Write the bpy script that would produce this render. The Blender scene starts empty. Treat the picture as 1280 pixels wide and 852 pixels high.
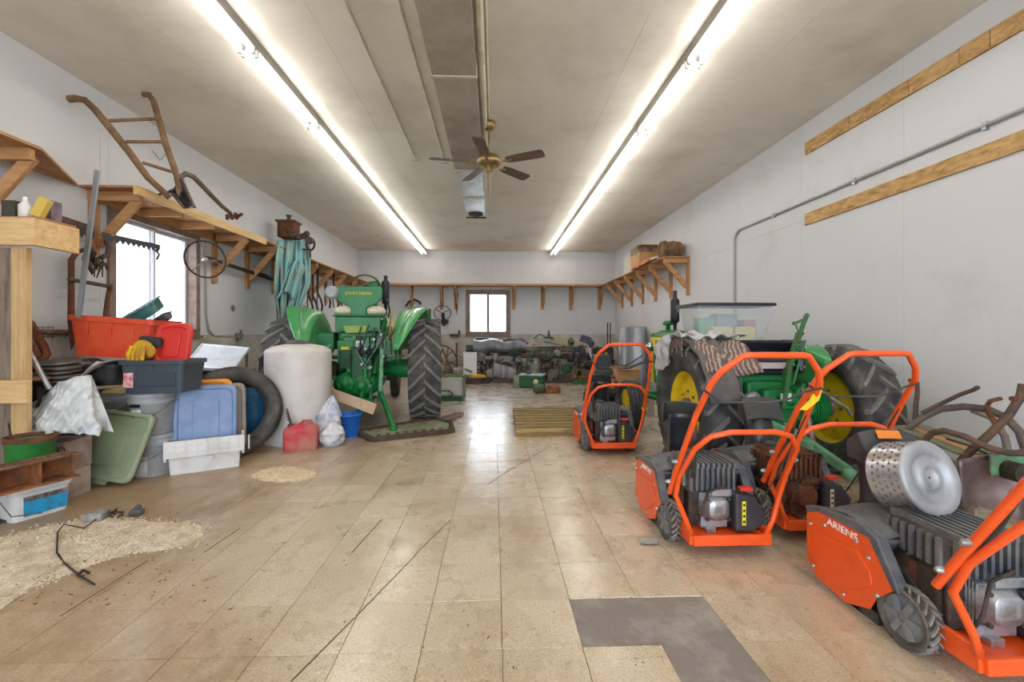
import bpy, bmesh, math, random
from mathutils import Vector, Matrix, noise
PI = math.pi
sc = bpy.context.scene
COL = sc.collection
random.seed(7)
# ---------------------------------------------------------------- camera
FPX, HZ, TH, CH = 548.0, 417.0, math.radians(2.3), 1.19
cam_d = bpy.data.cameras.new('camera'); cam = bpy.data.objects.new('camera', cam_d); COL.objects.link(cam)
cam.location = (0, 0, CH); cam.rotation_euler = (PI/2, 0, -TH)
cam_d.sensor_width = 36; cam_d.lens = FPX/1280*36; cam_d.shift_y = -9/1280; cam_d.clip_start = .05; cam_d.clip_end = 300
sc.camera = cam
# ---------------------------------------------------------------- sky and exposure
w = bpy.data.worlds.new('sky'); sc.world = w; w.use_nodes = True
bg = w.node_tree.nodes['Background']; bg.inputs[0].default_value = (.80, .90, 1.0, 1); bg.inputs[1].default_value = 4.6
sc.view_settings.view_transform = 'Standard'; sc.view_settings.look = 'None'
sc.view_settings.gamma = 1; sc.view_settings.use_curve_mapping = False
sc.view_settings.exposure = 0.83
TUBE = 12.5
# room dimensions (m)
XL, XR, YB, YF, H = -3.76, 3.41, 12.3, -4.2, 3.5
TILE = .305
# ---------------------------------------------------------------- measuring helpers (a photo point at a known depth / wall / floor)
def _d(px, py):
    u = (px-640)/FPX; v = (HZ-py)/FPX
    return Vector((math.sin(TH)+u*math.cos(TH), math.cos(TH)-u*math.sin(TH), v))
def P(px, py, Y): d = _d(px, py); return Vector((0, 0, CH)) + d*(Y/d.y)
def PX(px, py, X): d = _d(px, py); return Vector((0, 0, CH)) + d*(X/d.x)
def F(px, py, z=0.0): d = _d(px, py); return Vector((0, 0, CH)) + d*((z-CH)/d.z)
V = Vector
# ---------------------------------------------------------------- mesh builder
class MB:
    def __init__(s): s.v = []; s.f = []; s.sm = []; s.m = Matrix.Identity(4)
    def add(s, vs, fs, sm=False):
        b = len(s.v); s.v += [s.m @ V(p) for p in vs]; s.f += [tuple(b+i for i in f) for f in fs]; s.sm += [sm]*len(fs); return s
    def bx(s, x0, x1, y0, y1, z0, z1):
        vs = [(x0,y0,z0),(x1,y0,z0),(x1,y1,z0),(x0,y1,z0),(x0,y0,z1),(x1,y0,z1),(x1,y1,z1),(x0,y1,z1)]
        return s.add(vs, [(0,3,2,1),(4,5,6,7),(0,1,5,4),(1,2,6,5),(2,3,7,6),(3,0,4,7)])
    def box(s, c, d, rot=None):
        c = V(c); M = Matrix.Translation(c)
        if rot is not None: M = M @ (rot.to_4x4() if not isinstance(rot, tuple) else (Matrix.Rotation(rot[2],4,'Z')@Matrix.Rotation(rot[1],4,'Y')@Matrix.Rotation(rot[0],4,'X')))
        o = s.m; s.m = o @ M; s.bx(-d[0]/2,d[0]/2,-d[1]/2,d[1]/2,-d[2]/2,d[2]/2); s.m = o; return s
    def bar(s, a, b, w, h, up=(0,0,1)):
        a = V(a); b = V(b); t = (b-a).normalized(); up = V(up)
        if abs(t.dot(up)) > .97: up = V((0,1,0)) if abs(t.y) < .9 else V((1,0,0))
        n = t.cross(up).normalized(); u = n.cross(t).normalized()
        vs = []
        for p in (a, b):
            for i, j in ((-1,-1),(1,-1),(1,1),(-1,1)): vs.append(p+n*(w/2*i)+u*(h/2*j))
        return s.add(vs, [(0,1,2,3),(7,6,5,4),(0,4,5,1),(1,5,6,2),(2,6,7,3),(3,7,4,0)])
    def rings(s, R, caps=True, closed=False, sm=True):
        n = len(R[0]); vs = [p for r in R for p in r]; fs = []; k = len(R)
        for i in range(k if closed else k-1):
            j = (i+1) % k
            for q in range(n): fs.append((i*n+q, i*n+(q+1)%n, j*n+(q+1)%n, j*n+q))
        s.add(vs, fs, sm)
        if caps and not closed: s.add(list(R[0]), [tuple(range(n-1,-1,-1))]); s.add(list(R[-1]), [tuple(range(n))])
        return s
    def tube(s, pts, r, n=8, closed=False, sm=True):
        pts = [V(p) for p in pts]; k = len(pts); R = []; pn = None
        for i, p in enumerate(pts):
            if closed: t = (pts[(i+1)%k]-pts[i-1]).normalized()
            elif i == 0: t = (pts[1]-p).normalized()
            elif i == k-1: t = (p-pts[i-1]).normalized()
            else: t = ((pts[i+1]-p).normalized()+(p-pts[i-1]).normalized()).normalized()
            if pn is None:
                a = V((0,0,1)) if abs(t.z) < .9 else V((1,0,0)); pn = t.cross(a).normalized()
            pn = (pn - t*pn.dot(t)).normalized(); b = t.cross(pn)
            rr = r[i] if isinstance(r, (list, tuple)) else r
            R.append([p+(pn*math.cos(2*PI*q/n)+b*math.sin(2*PI*q/n))*rr for q in range(n)])
        return s.rings(R, True, closed, sm)
    def lathe(s, prof, n=24, c=(0,0,0), axis='Z', sm=True, caps=True, a0=0):
        # prof: (radius, position along axis)
        ax = {'Z': lambda r,a,t: (r*math.cos(a), r*math.sin(a), t), 'X': lambda r,a,t: (t, r*math.cos(a), r*math.sin(a)), 'Y': lambda r,a,t: (r*math.sin(a), t, r*math.cos(a))}[axis]
        c = V(c); R = [[c+V(ax(r, a0+2*PI*q/n, t)) for q in range(n)] for r, t in prof]
        return s.rings(R, caps, False, sm)
    def ball(s, c, r, sx=1, sy=1, sz=1, n=12, m=7):
        c = V(c); R = []
        for i in range(m+1):
            a = -PI/2+PI*i/m; rr = max(math.cos(a), .02)*r
            R.append([c+V((rr*math.cos(2*PI*q/n)*sx, rr*math.sin(2*PI*q/n)*sy, r*math.sin(a)*sz)) for q in range(n)])
        return s.rings(R)
    def prism(s, poly, ext, sm=False):
        poly = [V(p) for p in poly]; e = V(ext); n = len(poly)
        vs = poly+[p+e for p in poly]; fs = [tuple(range(n-1,-1,-1)), tuple(range(n,2*n))]+[(i,(i+1)%n,n+(i+1)%n,n+i) for i in range(n)]
        return s.add(vs, fs, sm)
    def grid(s, nu, nv, f, th=.004, sm=True):
        P_ = [[V(f(i/nu, j/nv)) for j in range(nv+1)] for i in range(nu+1)]
        def nn(i, j):
            a = P_[min(i+1,nu)][j]-P_[max(i-1,0)][j]; b = P_[i][min(j+1,nv)]-P_[i][max(j-1,0)]; c = a.cross(b)
            return c.normalized() if c.length > 1e-12 else V((0,0,1))
        top = []; bot = []
        for i in range(nu+1):
            for j in range(nv+1): n_ = nn(i,j); top.append(P_[i][j]+n_*th/2); bot.append(P_[i][j]-n_*th/2)
        w_ = nv+1; N = len(top); fs = []
        for i in range(nu):
            for j in range(nv):
                a = i*w_+j; fs.append((a, a+w_, a+w_+1, a+1)); fs.append((N+a, N+a+1, N+a+w_+1, N+a+w_))
        for i in range(nu):
            a = i*w_; fs.append((a, N+a, N+a+w_, a+w_)); a = i*w_+nv; fs.append((a, a+w_, N+a+w_, N+a))
        for j in range(nv):
            a = j; fs.append((a, a+1, N+a+1, N+a)); a = nu*w_+j; fs.append((a, N+a, N+a+1, a+1))
        return s.add(top+bot, fs, sm)
    def rrect(s, cx, cy, w, d, r, z, k=4):
        out = []
        for (sx, sy, a0) in ((1,1,0),(-1,1,PI/2),(-1,-1,PI),(1,-1,1.5*PI)):
            for i in range(k+1):
                a = a0+PI/2*i/k; out.append(V((cx+sx*(w/2-r)+r*math.cos(a), cy+sy*(d/2-r)+r*math.sin(a), z)))
        return out
    def tote(s, w, d, h, tp=.88, r=.03, th=.006, rim=.018, ribs=True):
        R = [s.rrect(0,0,w*tp,d*tp,r,0), s.rrect(0,0,w*(tp+(1-tp)*.85),d*(tp+(1-tp)*.85),r,h*.86)]
        R += [s.rrect(0,0,w+rim,d+rim,r,h*.87), s.rrect(0,0,w+rim,d+rim,r,h), s.rrect(0,0,w-2*th,d-2*th,r,h), s.rrect(0,0,w*tp-2*th,d*tp-2*th,r,th)]
        s.rings(R, True, False, False)
        if ribs:
            for sy in (-1,1):
                for i in (-1,0,1): s.bx(i*w*.27-.012, i*w*.27+.012, min(sy*d*.5,sy*d*tp*.49), max(sy*d*.5,sy*d*tp*.49), h*.55, h*.865)
        return s
    def lid(s, w, d, t=.03, r=.05):      # flat box lid: raised rim, recessed field, raised centre panel
        s.rings([s.rrect(0,0,w,d,r,0), s.rrect(0,0,w,d,r,t*.7), s.rrect(0,0,w-.015,d-.015,r,t), s.rrect(0,0,w-.06,d-.06,r,t), s.rrect(0,0,w-.08,d-.08,r,t*.45)])
        s.rings([s.rrect(0,0,w*.42,d*.6,.02,t*.4), s.rrect(0,0,w*.42,d*.6,.02,t*.75), s.rrect(0,0,w*.39,d*.57,.02,t*.8)], sm=False)
        return s
    def comps(s):
        par = list(range(len(s.v)))
        def fd(a):
            while par[a] != a: par[a] = par[par[a]]; a = par[a]
            return a
        for f in s.f:
            for q in f[1:]: par[fd(q)] = fd(f[0])
        g = {}
        for i, f in enumerate(s.f): g.setdefault(fd(f[0]), []).append(i)
        out = []
        for fl in g.values():
            m_ = MB(); ix = {}
            for i in fl:
                for q in s.f[i]:
                    if q not in ix: ix[q] = len(m_.v); m_.v.append(s.v[q])
                m_.f.append(tuple(ix[q] for q in s.f[i])); m_.sm.append(s.sm[i])
            out.append(m_)
        return out
    def build(s, name, mat, parent=None, world=False, bevel=0, flat=False, kind=None, label=None, subd=0):
        if parent is not None and name in SPLIT and kind is None:
            cs = s.comps()
            if 1 < len(cs) < 40:
                for c in cs[1:]: c._b(name, mat, parent, world, bevel, flat, kind, label, subd)
                return cs[0]._b(name, mat, parent, world, bevel, flat, kind, label, subd)
        return s._b(name, mat, parent, world, bevel, flat, kind, label, subd)
    def _b(s, name, mat, parent=None, world=False, bevel=0, flat=False, kind=None, label=None, subd=0):
        vs = s.v
        me = bpy.data.meshes.new(name); o = bpy.data.objects.new(name, me); COL.objects.link(o)
        if parent is None:
            lo = [min(p[i] for p in vs) for i in range(3)]; hi = [max(p[i] for p in vs) for i in range(3)]
            c = V(((lo[0]+hi[0])/2, (lo[1]+hi[1])/2, lo[2])); o.location = c; vs = [p-c for p in vs]; WM[o] = Matrix.Translation(c)
        else:
            o.parent = parent; WM[o] = WM[parent].copy()
            if world: iv = WM[parent].inverted(); vs = [iv @ p for p in vs]
        me.from_pydata([tuple(p) for p in vs], [], s.f)
        me.materials.append(mat)
        if not flat: me.polygons.foreach_set('use_smooth', s.sm)
        bm = bmesh.new(); bm.from_mesh(me); bmesh.ops.recalc_face_normals(bm, faces=bm.faces); bm.to_mesh(me); bm.free()
        me.update()
        if bevel:
            b = o.modifiers.new('bevel', 'BEVEL'); b.width = bevel; b.segments = 2; b.limit_method = 'ANGLE'; b.angle_limit = math.radians(50)
        if subd: b = o.modifiers.new('sub', 'SUBSURF'); b.levels = subd; b.render_levels = subd
        if kind: o['kind'] = kind
        if label: o['label'] = label
        return o
WM = {}
SPLIT = {'hood_edge','rib','strap','post','rail','leg','batten','top_rail','seat_side','side_tank','lever','drawbar','hydraulic_cylinder','hose','lampholder','clamp','lower_link','control_cable','engine_block','frame','linkage','deflector','jaw','flap','latch_rib','folding_flap','brace','tine','iron_strap','lift_rod','linkage','edge','share','casting','clevis','brake_housing'}
def at(mb, loc=(0,0,0), rot=(0,0,0)):
    mb.m = Matrix.Translation(V(loc)) @ Matrix.Rotation(rot[2],4,'Z') @ Matrix.Rotation(rot[1],4,'Y') @ Matrix.Rotation(rot[0],4,'X'); return mb
def thing(name, label, cat, loc=(0,0,0), rz=0, group=None):
    o = bpy.data.objects.new(name, None); COL.objects.link(o); o.location = loc; o.rotation_euler = (0,0,rz); o.empty_display_size = .1
    o['label'] = label; o['category'] = cat
    if group: o['group'] = group
    WM[o] = Matrix.Translation(V(loc)) @ Matrix.Rotation(rz,4,'Z'); return o
def tag(o, label, cat, group=None, kind=None):
    o['label'] = label; o['category'] = cat
    if group: o['group'] = group
    if kind: o['kind'] = kind
    return o
def solo(name, label, cat, mb, mat, group=None, **k): return tag(mb.build(name, mat, **k), label, cat, group)
def kids(o): return [c for c in CH_[o]] if o in CH_ else []
def dup(root, loc=None, rz=None, label=None, group=None):
    def cp(o, par):
        c = o.copy(); COL.objects.link(c)
        if par: c.parent = par
        for ch in [x for x in ALL() if x.parent == o]: cp(ch, c)
        return c
    r = cp(root, None)
    if loc is not None: r.location = loc
    if rz is not None: r.rotation_euler = (0,0,rz)
    if label: r['label'] = label
    if group: r['group'] = group
    WM[r] = Matrix.Translation(r.location) @ Matrix.Rotation(r.rotation_euler.z,4,'Z')
    return r
def ALL(): return list(COL.objects)
def text(body, size, loc, rot, mat, parent, name='lettering', ext=.0015, sx=1, world=True, space=1.0):
    cu = bpy.data.curves.new('t', 'FONT'); cu.body = body; cu.size = size; cu.extrude = ext; cu.align_x = 'CENTER'; cu.align_y = 'CENTER'; cu.space_character = space; cu.resolution_u = 2
    t = bpy.data.objects.new('t', cu); COL.objects.link(t); bpy.context.view_layer.update()
    dg = bpy.context.evaluated_depsgraph_get(); me = bpy.data.meshes.new_from_object(t.evaluated_get(dg))
    R = rot if isinstance(rot, Matrix) else Matrix.Rotation(rot[2],4,'Z')@Matrix.Rotation(rot[1],4,'Y')@Matrix.Rotation(rot[0],4,'X')
    M = Matrix.Translation(V(loc)) @ R @ Matrix.Diagonal((sx,1,1,1))
    if world: M = WM[parent].inverted() @ M
    me.transform(M); COL.objects.unlink(t); bpy.data.objects.remove(t); me.materials.clear(); me.materials.append(mat)
    o = bpy.data.objects.new(name, me); COL.objects.link(o); o.parent = parent; WM[o] = WM[parent].copy(); return o
# ---------------------------------------------------------------- materials
def lin(c):
    if isinstance(c, str): c = [int(c[i:i+2], 16)/255 for i in (0,2,4)]
    return tuple([(x/12.92 if x <= .04045 else ((x+.055)/1.055)**2.4) for x in c])+(1,)
MC = {}
def M(col, rough=.55, metal=0, dirt=None, amt=.35, scale=6, bump=0, bscale=40, trans=0, alpha=1, emit=0, coat=0, stretch=None, ior=1.45):
    key = (col, rough, metal, dirt, amt, scale, bump, bscale, trans, alpha, emit, coat, stretch)
    if key in MC: return MC[key]
    m = bpy.data.materials.new('paint_'+col); m.use_nodes = True; nt = m.node_tree; b = nt.nodes['Principled BSDF']
    b.inputs['Base Color'].default_value = lin(col); b.inputs['Roughness'].default_value = rough; b.inputs['Metallic'].default_value = metal
    b.inputs['Transmission Weight'].default_value = trans; b.inputs['Alpha'].default_value = alpha; b.inputs['IOR'].default_value = ior
    b.inputs['Coat Weight'].default_value = coat; b.inputs['Coat Roughness'].default_value = .15
    if emit: b.inputs['Emission Color'].default_value = lin(col); b.inputs['Emission Strength'].default_value = emit
    N, L = nt.nodes.new, nt.links.new
    tc = N('ShaderNodeTexCoord'); mp = N('ShaderNodeMapping'); L(tc.outputs['Object'], mp.inputs[0])
    if stretch: mp.inputs['Scale'].default_value = stretch
    n1 = N('ShaderNodeTexNoise'); n1.inputs['Scale'].default_value = scale; n1.inputs['Detail'].default_value = 6; n1.inputs['Roughness'].default_value = .65; L(mp.outputs[0], n1.inputs[0])
    mr = N('ShaderNodeMapRange'); mr.inputs[1].default_value = .62-amt*.5; mr.inputs[2].default_value = .80-amt*.3; mr.inputs[4].default_value = .9 if dirt else .35; L(n1.outputs[0], mr.inputs[0])
    mx = N('ShaderNodeMix'); mx.data_type = 'RGBA'; mx.inputs[6].default_value = lin(col)
    d = lin(dirt) if dirt else tuple(c*.72 for c in lin(col)[:3])+(1,)
    mx.inputs[7].default_value = d; L(mr.outputs[0], mx.inputs[0]); L(mx.outputs[2], b.inputs['Base Color'])
    if not metal or rough > .3:
        ml = N('ShaderNodeMath'); ml.operation = 'MULTIPLY_ADD'; ml.inputs[1].default_value = .25; ml.inputs[2].default_value = rough-.1; L(n1.outputs[0], ml.inputs[0]); L(ml.outputs[0], b.inputs['Roughness'])
    if bump:
        n2 = N('ShaderNodeTexNoise'); n2.inputs['Scale'].default_value = bscale; n2.inputs['Detail'].default_value = 4; L(mp.outputs[0], n2.inputs[0])
        bp = N('ShaderNodeBump'); bp.inputs['Strength'].default_value = bump; bp.inputs['Distance'].default_value = .01; L(n2.outputs[0], bp.inputs['Height']); L(bp.outputs[0], b.inputs['Normal'])
    MC[key] = m; return m
def wood(col, dark, axis=0, scale=3, bump=.15):
    key = ('wood', col, dark, axis, scale)
    if key in MC: return MC[key]
    m = M(col, .7, 0, dark, .45, scale, bump, 30, stretch=tuple(1.0 if i == axis else 9.0 for i in range(3))); MC[key] = m; return m
ORANGE = M('F25A1E', .35, 0, 'D44E1C', .2, 5, coat=.25)
BLACKP = M('2C2D31', .5, 0, '5C5750', .45, 5)
DARKPL = M('4A4D58', .5, 0, '86827C', .45, 4)
CHROME = M('D8DADE', .22, 1, '9A9A9C', .3, 10)
ALU = M('B9BDC4', .4, .8, '77736B', .35, 9)
GREEN = M('187A3C', .42, 0, '125C30', .35, 5, coat=.12)
GREEN2 = M('4A9C58', .32, 0, '348448', .3, 4, coat=.35)
DKGREEN = M('1A5A34', .5, 0, '3A3A28', .4, 8)
LTGREEN = M('6CA47C', .5, 0, '54725A', .4, 8)
YELLOW = M('E8C81A', .4, 0, 'B0941C', .3, 6)
RUBBER = M('3A3B3F', .75, 0, '6A6560', .4, 7, .3, 60)
RUBBER2 = M('46423F', .8, 0, '7A7066', .5, 6, .3, 60)
LUGM = M('6A6A6C', .8, 0, '8C8478', .5, 7, .3, 60)
RUST = M('7A4A30', .85, 0, '3C2A22', .5, 12, .5, 50)
IRON = M('4C4440', .7, .3, '7A5A44', .45, 14, .4, 60)
DKIRON = M('33302F', .7, .3, '5C4A40', .45, 14, .3, 60)
STEEL = M('8A8680', .5, .6, '6A5444', .4, 12, .2)
WOODX = wood('C49668', 'A4744A', 0); WOODY = wood('C49668', 'A4744A', 1); WOODZ = wood('BC8A5C', '96683E', 2)
PLYY = wood('B68A60', '966A44', 1, 2)
PALEX = wood('E0BE8C', 'C79C66', 0); PALEY = wood('DDBB88', 'C79C66', 1); PALEZ = wood('CFAE7E', 'B08C5C', 2)
GREYW = wood('8C7C6E', '5E5046', 2)
CREAM = M('E2DCC4', .5, 0, 'C4BCA0', .35, 5)
WHITE = M('E6E4E2', .45, 0, 'C8C2B8', .35, 5)
CARD = M('C49A6C', .8, 0, 'A87E54', .35, 4)
CARDW = M('B8A8A0', .8, 0, '8C7A70', .4, 6)
TEXTW = M('F4F0EA', .5); TEXTK = M('1A1A1A', .5); TEXTY = M('E8D23A', .5)
GREY = M('A6A8AC', .5, 0, '85868A', .4, 6)
RED = M('DC3A30', .35, 0, 'C04A30', .4, 4)
# ================================================================ ROOM SHELL
def ntmat(name):
    m = bpy.data.materials.new(name); m.use_nodes = True; return m, m.node_tree, m.node_tree.nodes['Principled BSDF']
def floor_mat():
    m, nt, b = ntmat('floor_tile'); N, L = nt.nodes.new, nt.links.new
    g = N('ShaderNodeNewGeometry'); pos = g.outputs['Position']
    def nz(s, d=5, st=None, r=.6):
        n = N('ShaderNodeTexNoise'); n.inputs['Scale'].default_value = s; n.inputs['Detail'].default_value = d; n.inputs['Roughness'].default_value = r
        if st: mp = N('ShaderNodeMapping'); mp.inputs['Scale'].default_value = st; L(pos, mp.inputs[0]); L(mp.outputs[0], n.inputs[0])
        else: L(pos, n.inputs[0])
        return n.outputs[0]
    def rng(x, a, c, lo=0, hi=1):
        r = N('ShaderNodeMapRange'); r.inputs[1].default_value = a; r.inputs[2].default_value = c; r.inputs[3].default_value = lo; r.inputs[4].default_value = hi; L(x, r.inputs[0]); return r.outputs[0]
    def mix(fac, a, c):
        x = N('ShaderNodeMix'); x.data_type = 'RGBA'
        if isinstance(fac, float): x.inputs[0].default_value = fac
        else: L(fac, x.inputs[0])
        for i, q in ((6, a), (7, c)):
            if isinstance(q, str): x.inputs[i].default_value = lin(q)
            else: L(q, x.inputs[i])
        return x.outputs[2]
    def mul(a, c):
        x = N('ShaderNodeMath'); x.operation = 'MULTIPLY'
        L(a, x.inputs[0]); 
        if isinstance(c, float): x.inputs[1].default_value = c
        else: L(c, x.inputs[1])
        return x.outputs[0]
    # per tile tone
    sx = N('ShaderNodeVectorMath'); sx.operation = 'MULTIPLY_ADD'; sx.inputs[1].default_value = (1/TILE, 1/TILE, 0); sx.inputs[2].default_value = (-GX/TILE, -GY/TILE, 0); L(pos, sx.inputs[0])
    fl = N('ShaderNodeVectorMath'); fl.operation = 'FLOOR'; L(sx.outputs[0], fl.inputs[0])
    wn = N('ShaderNodeTexWhiteNoise'); L(fl.outputs[0], wn.inputs[0])
    c = mix(rng(wn.outputs[0], 0, 1), 'C6B69C', 'DACCB4')
    c = mix(rng(nz(110, 3), .42, .70, 0, .7), c, 'A08864')            # chips in the tile
    c = mix(rng(nz(75, 2), .6, .75, 0, .6), c, 'EEE2CA')
    sep = N('ShaderNodeSeparateXYZ'); L(pos, sep.inputs[0])
    side = rng(sep.outputs[0], -.6, -2.8, .0, .55)
    add = N('ShaderNodeMath'); add.operation = 'ADD'; L(nz(.9, 7, (1, .6, 1), .7), add.inputs[0]); L(mul(side, .46), add.inputs[1])
    c = mix(rng(add.outputs[0], .50, .72, 0, .8), c, '94744C')
    c = mix(rng(nz(2.3, 8, (1, .45, 1), .75), .56, .70, 0, .6), c, '7C6242')
    c = mix(rng(nz(5, 9, (1, .5, 1), .8), .52, .66, 0, .5), c, '8A7050')
    c = mix(rng(nz(16, 9, (1, 3, 1), .8), .58, .68, 0, .6), c, '6E563A')
    c = mix(rng(nz(9, 5, None, .7), .63, .72, 0, .6), c, '5C4630')
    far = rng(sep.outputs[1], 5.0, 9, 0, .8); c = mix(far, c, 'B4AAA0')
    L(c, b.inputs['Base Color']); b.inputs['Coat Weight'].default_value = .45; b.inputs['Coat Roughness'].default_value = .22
    rr = rng(nz(3, 6), .3, .7, .16, .42); r2 = N('ShaderNodeMath'); r2.operation = 'ADD'; L(rr, r2.inputs[0]); L(mul(side, .5), r2.inputs[1]); L(r2.outputs[0], b.inputs['Roughness'])
    bp = N('ShaderNodeBump'); bp.inputs['Strength'].default_value = .07; bp.inputs['Distance'].default_value = .004; L(nz(14, 5), bp.inputs['Height']); L(bp.outputs[0], b.inputs['Normal'])
    return m
GX = F(628, 811).x; GY = F(628, 811).y
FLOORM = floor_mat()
sub = M('857C76', .7, 0, 'ACA49C', .35, 5, .3, 30)
mb = MB().bx(XL-.2, XR+.2, YF-.5, YB+.2, -.15, -.006)
floor = mb.build('floor', sub); floor['kind'] = 'structure'; floor['label'] = 'floor of square speckled beige tiles over grey concrete, stained brown'
def tile_mesh():
    m_ = MB(); t = TILE/2-.0011; m_.bx(-t, t, -t, t, -.006, 0); o = m_.build('tile', FLOORM, floor, bevel=.0012); return o
proto = tile_mesh()
cells = []
for i in range(-14, 13):
    for j in range(-20, 40):
        x0 = GX+i*TILE; y0 = GY+j*TILE
        if x0+TILE > XR+.25 or x0 < XL-.25 or y0 > YB or y0 < YF: continue
        if (i, j) in ((1, 0), (2, 0), (2, -1), (2, -2)): continue
        cells.append((i, j))
def vis(i, j):
    cx = GX+(i+.5)*TILE; cy = GY+(j+.5)*TILE
    return cy > 1.3 and cx/cy > -1.22 and cx/cy < 1.26 and cx > XL and cx < XR
near = sorted([c for c in cells if vis(*c)], key=lambda c: c[1])[:300]; ns = set(near)
fo = floor.location
for k, (i, j) in enumerate(near):
    o = proto if k == 0 else proto.copy()
    if k: COL.objects.link(o)
    o.location = (GX+(i+.5)*TILE-fo.x, GY+(j+.5)*TILE-fo.y, -fo.z+random.uniform(-.0006, .0004)); o.rotation_euler = (0, 0, random.uniform(-.002, .002))
mb = MB()
for (i, j) in cells:
    if (i, j) in ns: continue
    x = GX+i*TILE; y = GY+j*TILE; mb.bx(max(x+.0013, XL), min(x+TILE-.0013, XR), y+.0013, y+TILE-.0013, -.006, random.uniform(-.0005, .0003))
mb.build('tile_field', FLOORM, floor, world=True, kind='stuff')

WALLM = M('CFCFD1', .75, 0, 'C4C2C0', .15, 1.3, .08, 60)
STEMM = M('C8C3BC', .85, 0, '9C948A', .4, 2.5, .3, 25)
CEILM = M('E4DED4', .8, 0, 'CEC5B8', .3, .9, .15, 90)
BACKM = M('8A857E', .9)
def subtract(r, h):      # rectangles (a0,a1,b0,b1) minus hole
    a0, a1, b0, b1 = r; p0, p1, q0, q1 = h
    if a1 <= p0 or a0 >= p1 or b1 <= q0 or b0 >= q1: return [r]
    out = []
    if a0 < p0: out.append((a0, p0, b0, b1))
    if a1 > p1: out.append((p1, a1, b0, b1))
    m0, m1 = max(a0, p0), min(a1, p1)
    if b0 < q0: out.append((m0, m1, b0, q0))
    if b1 > q1: out.append((m0, m1, q1, b1))
    return out
LW = (4.43, 5.70, 1.19, 2.42)                       # left window (y0,y1,z0,z1)
bwl = P(583, 390, YB).x; bwr = P(637, 390, YB).x
BW = (bwl, bwr, 1.15, 2.40)
DAYLIGHT_OPENING = (-2.9, 2.6, 0, 3.0)                          # unseen opening behind the camera, added to let daylight in from the front
def wall(name, label, axis, pos, out, a0, a1, hole, stem, seam0):
    def put(m_, r, d0, d1):
        d0, d1 = sorted((pos+out*d0, pos+out*d1))
        if axis == 'x': m_.bx(d0, d1, r[0], r[1], r[2], r[3])
        else: m_.bx(r[0], r[1], d0, d1, r[2], r[3])
    m_ = MB()
    for r in subtract((a0-.17, a1+.17, -.02, H+.1), hole) if hole else [(a0-.17, a1+.17, -.02, H+.1)]: put(m_, r, .012, .16)
    wobj = m_.build(name, BACKM); wobj['kind'] = 'structure'; wobj['label'] = label
    z = 1.17 if stem else 0.0
    a = seam0
    while a < a1:
        for (z0, z1) in ((z, z+2.44 if z+2.44 < H else H), (z+2.44, H)):
            if z1-z0 < .05: continue
            r = (max(a, a0), min(a+1.22, a1), z0, z1)
            if r[1]-r[0] < .02: continue
            for q in (subtract(r, hole) if hole else [r]):
                m_ = MB(); put(m_, (q[0]+.0012, q[1]-.0012, q[2]+.0012, q[3]-.0012), 0, .012); m_.build('panel', WALLM, wobj, world=True)
        a += 1.22
    if stem:
        a = a0; rr = random.Random(3)
        while a < a1:
            n_ = min(a+.62, a1)
            for (z0, z1) in ((0, .58), (.58, 1.165)):
                m_ = MB(); put(m_, (a+.0015, n_-.0015, z0+.001, z1), -.02-rr.uniform(0, .003), .012); m_.build('block', STEMM, wobj, world=True)
            a = n_
    return wobj
wall('wall_left', 'left wall of white boards above a grey block footing', 'x', XL, -1, YF, YB, LW, True, YF)
wall('wall_back', 'far white wall with window above a grey block footing', 'y', YB, 1, XL, XR, BW, True, XL)
wall('wall_right', 'right white board wall', 'x', XR, 1, YF, YB, None, False, YF+.4)
wall('wall_front', 'wall behind the camera with an opening added for daylight', 'y', YF, -1, XL, XR, DAYLIGHT_OPENING, False, XL)
mb = MB().bx(XL-.2, XR+.2, YF-.2, YB+.2, H+.012, H+.15)
ceil = mb.build('ceiling', BACKM); ceil['kind'] = 'structure'; ceil['label'] = 'smoke-stained beige board ceiling'
x = XL
y0s = 0
k = 0
while x < XR:
    x1 = min(x+1.22, XR); y = YF-(1.22 if k % 2 else 0)
    while y < YB:
        a, c = max(y, YF), min(y+3.66, YB)
        if c-a > .05: MB().bx(x+.0012, x1-.0012, a+.0012, c-.0012, H, H+.012).build('panel', CEILM, ceil, world=True)
        y += 3.66
    x = x1; k += 1
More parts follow.
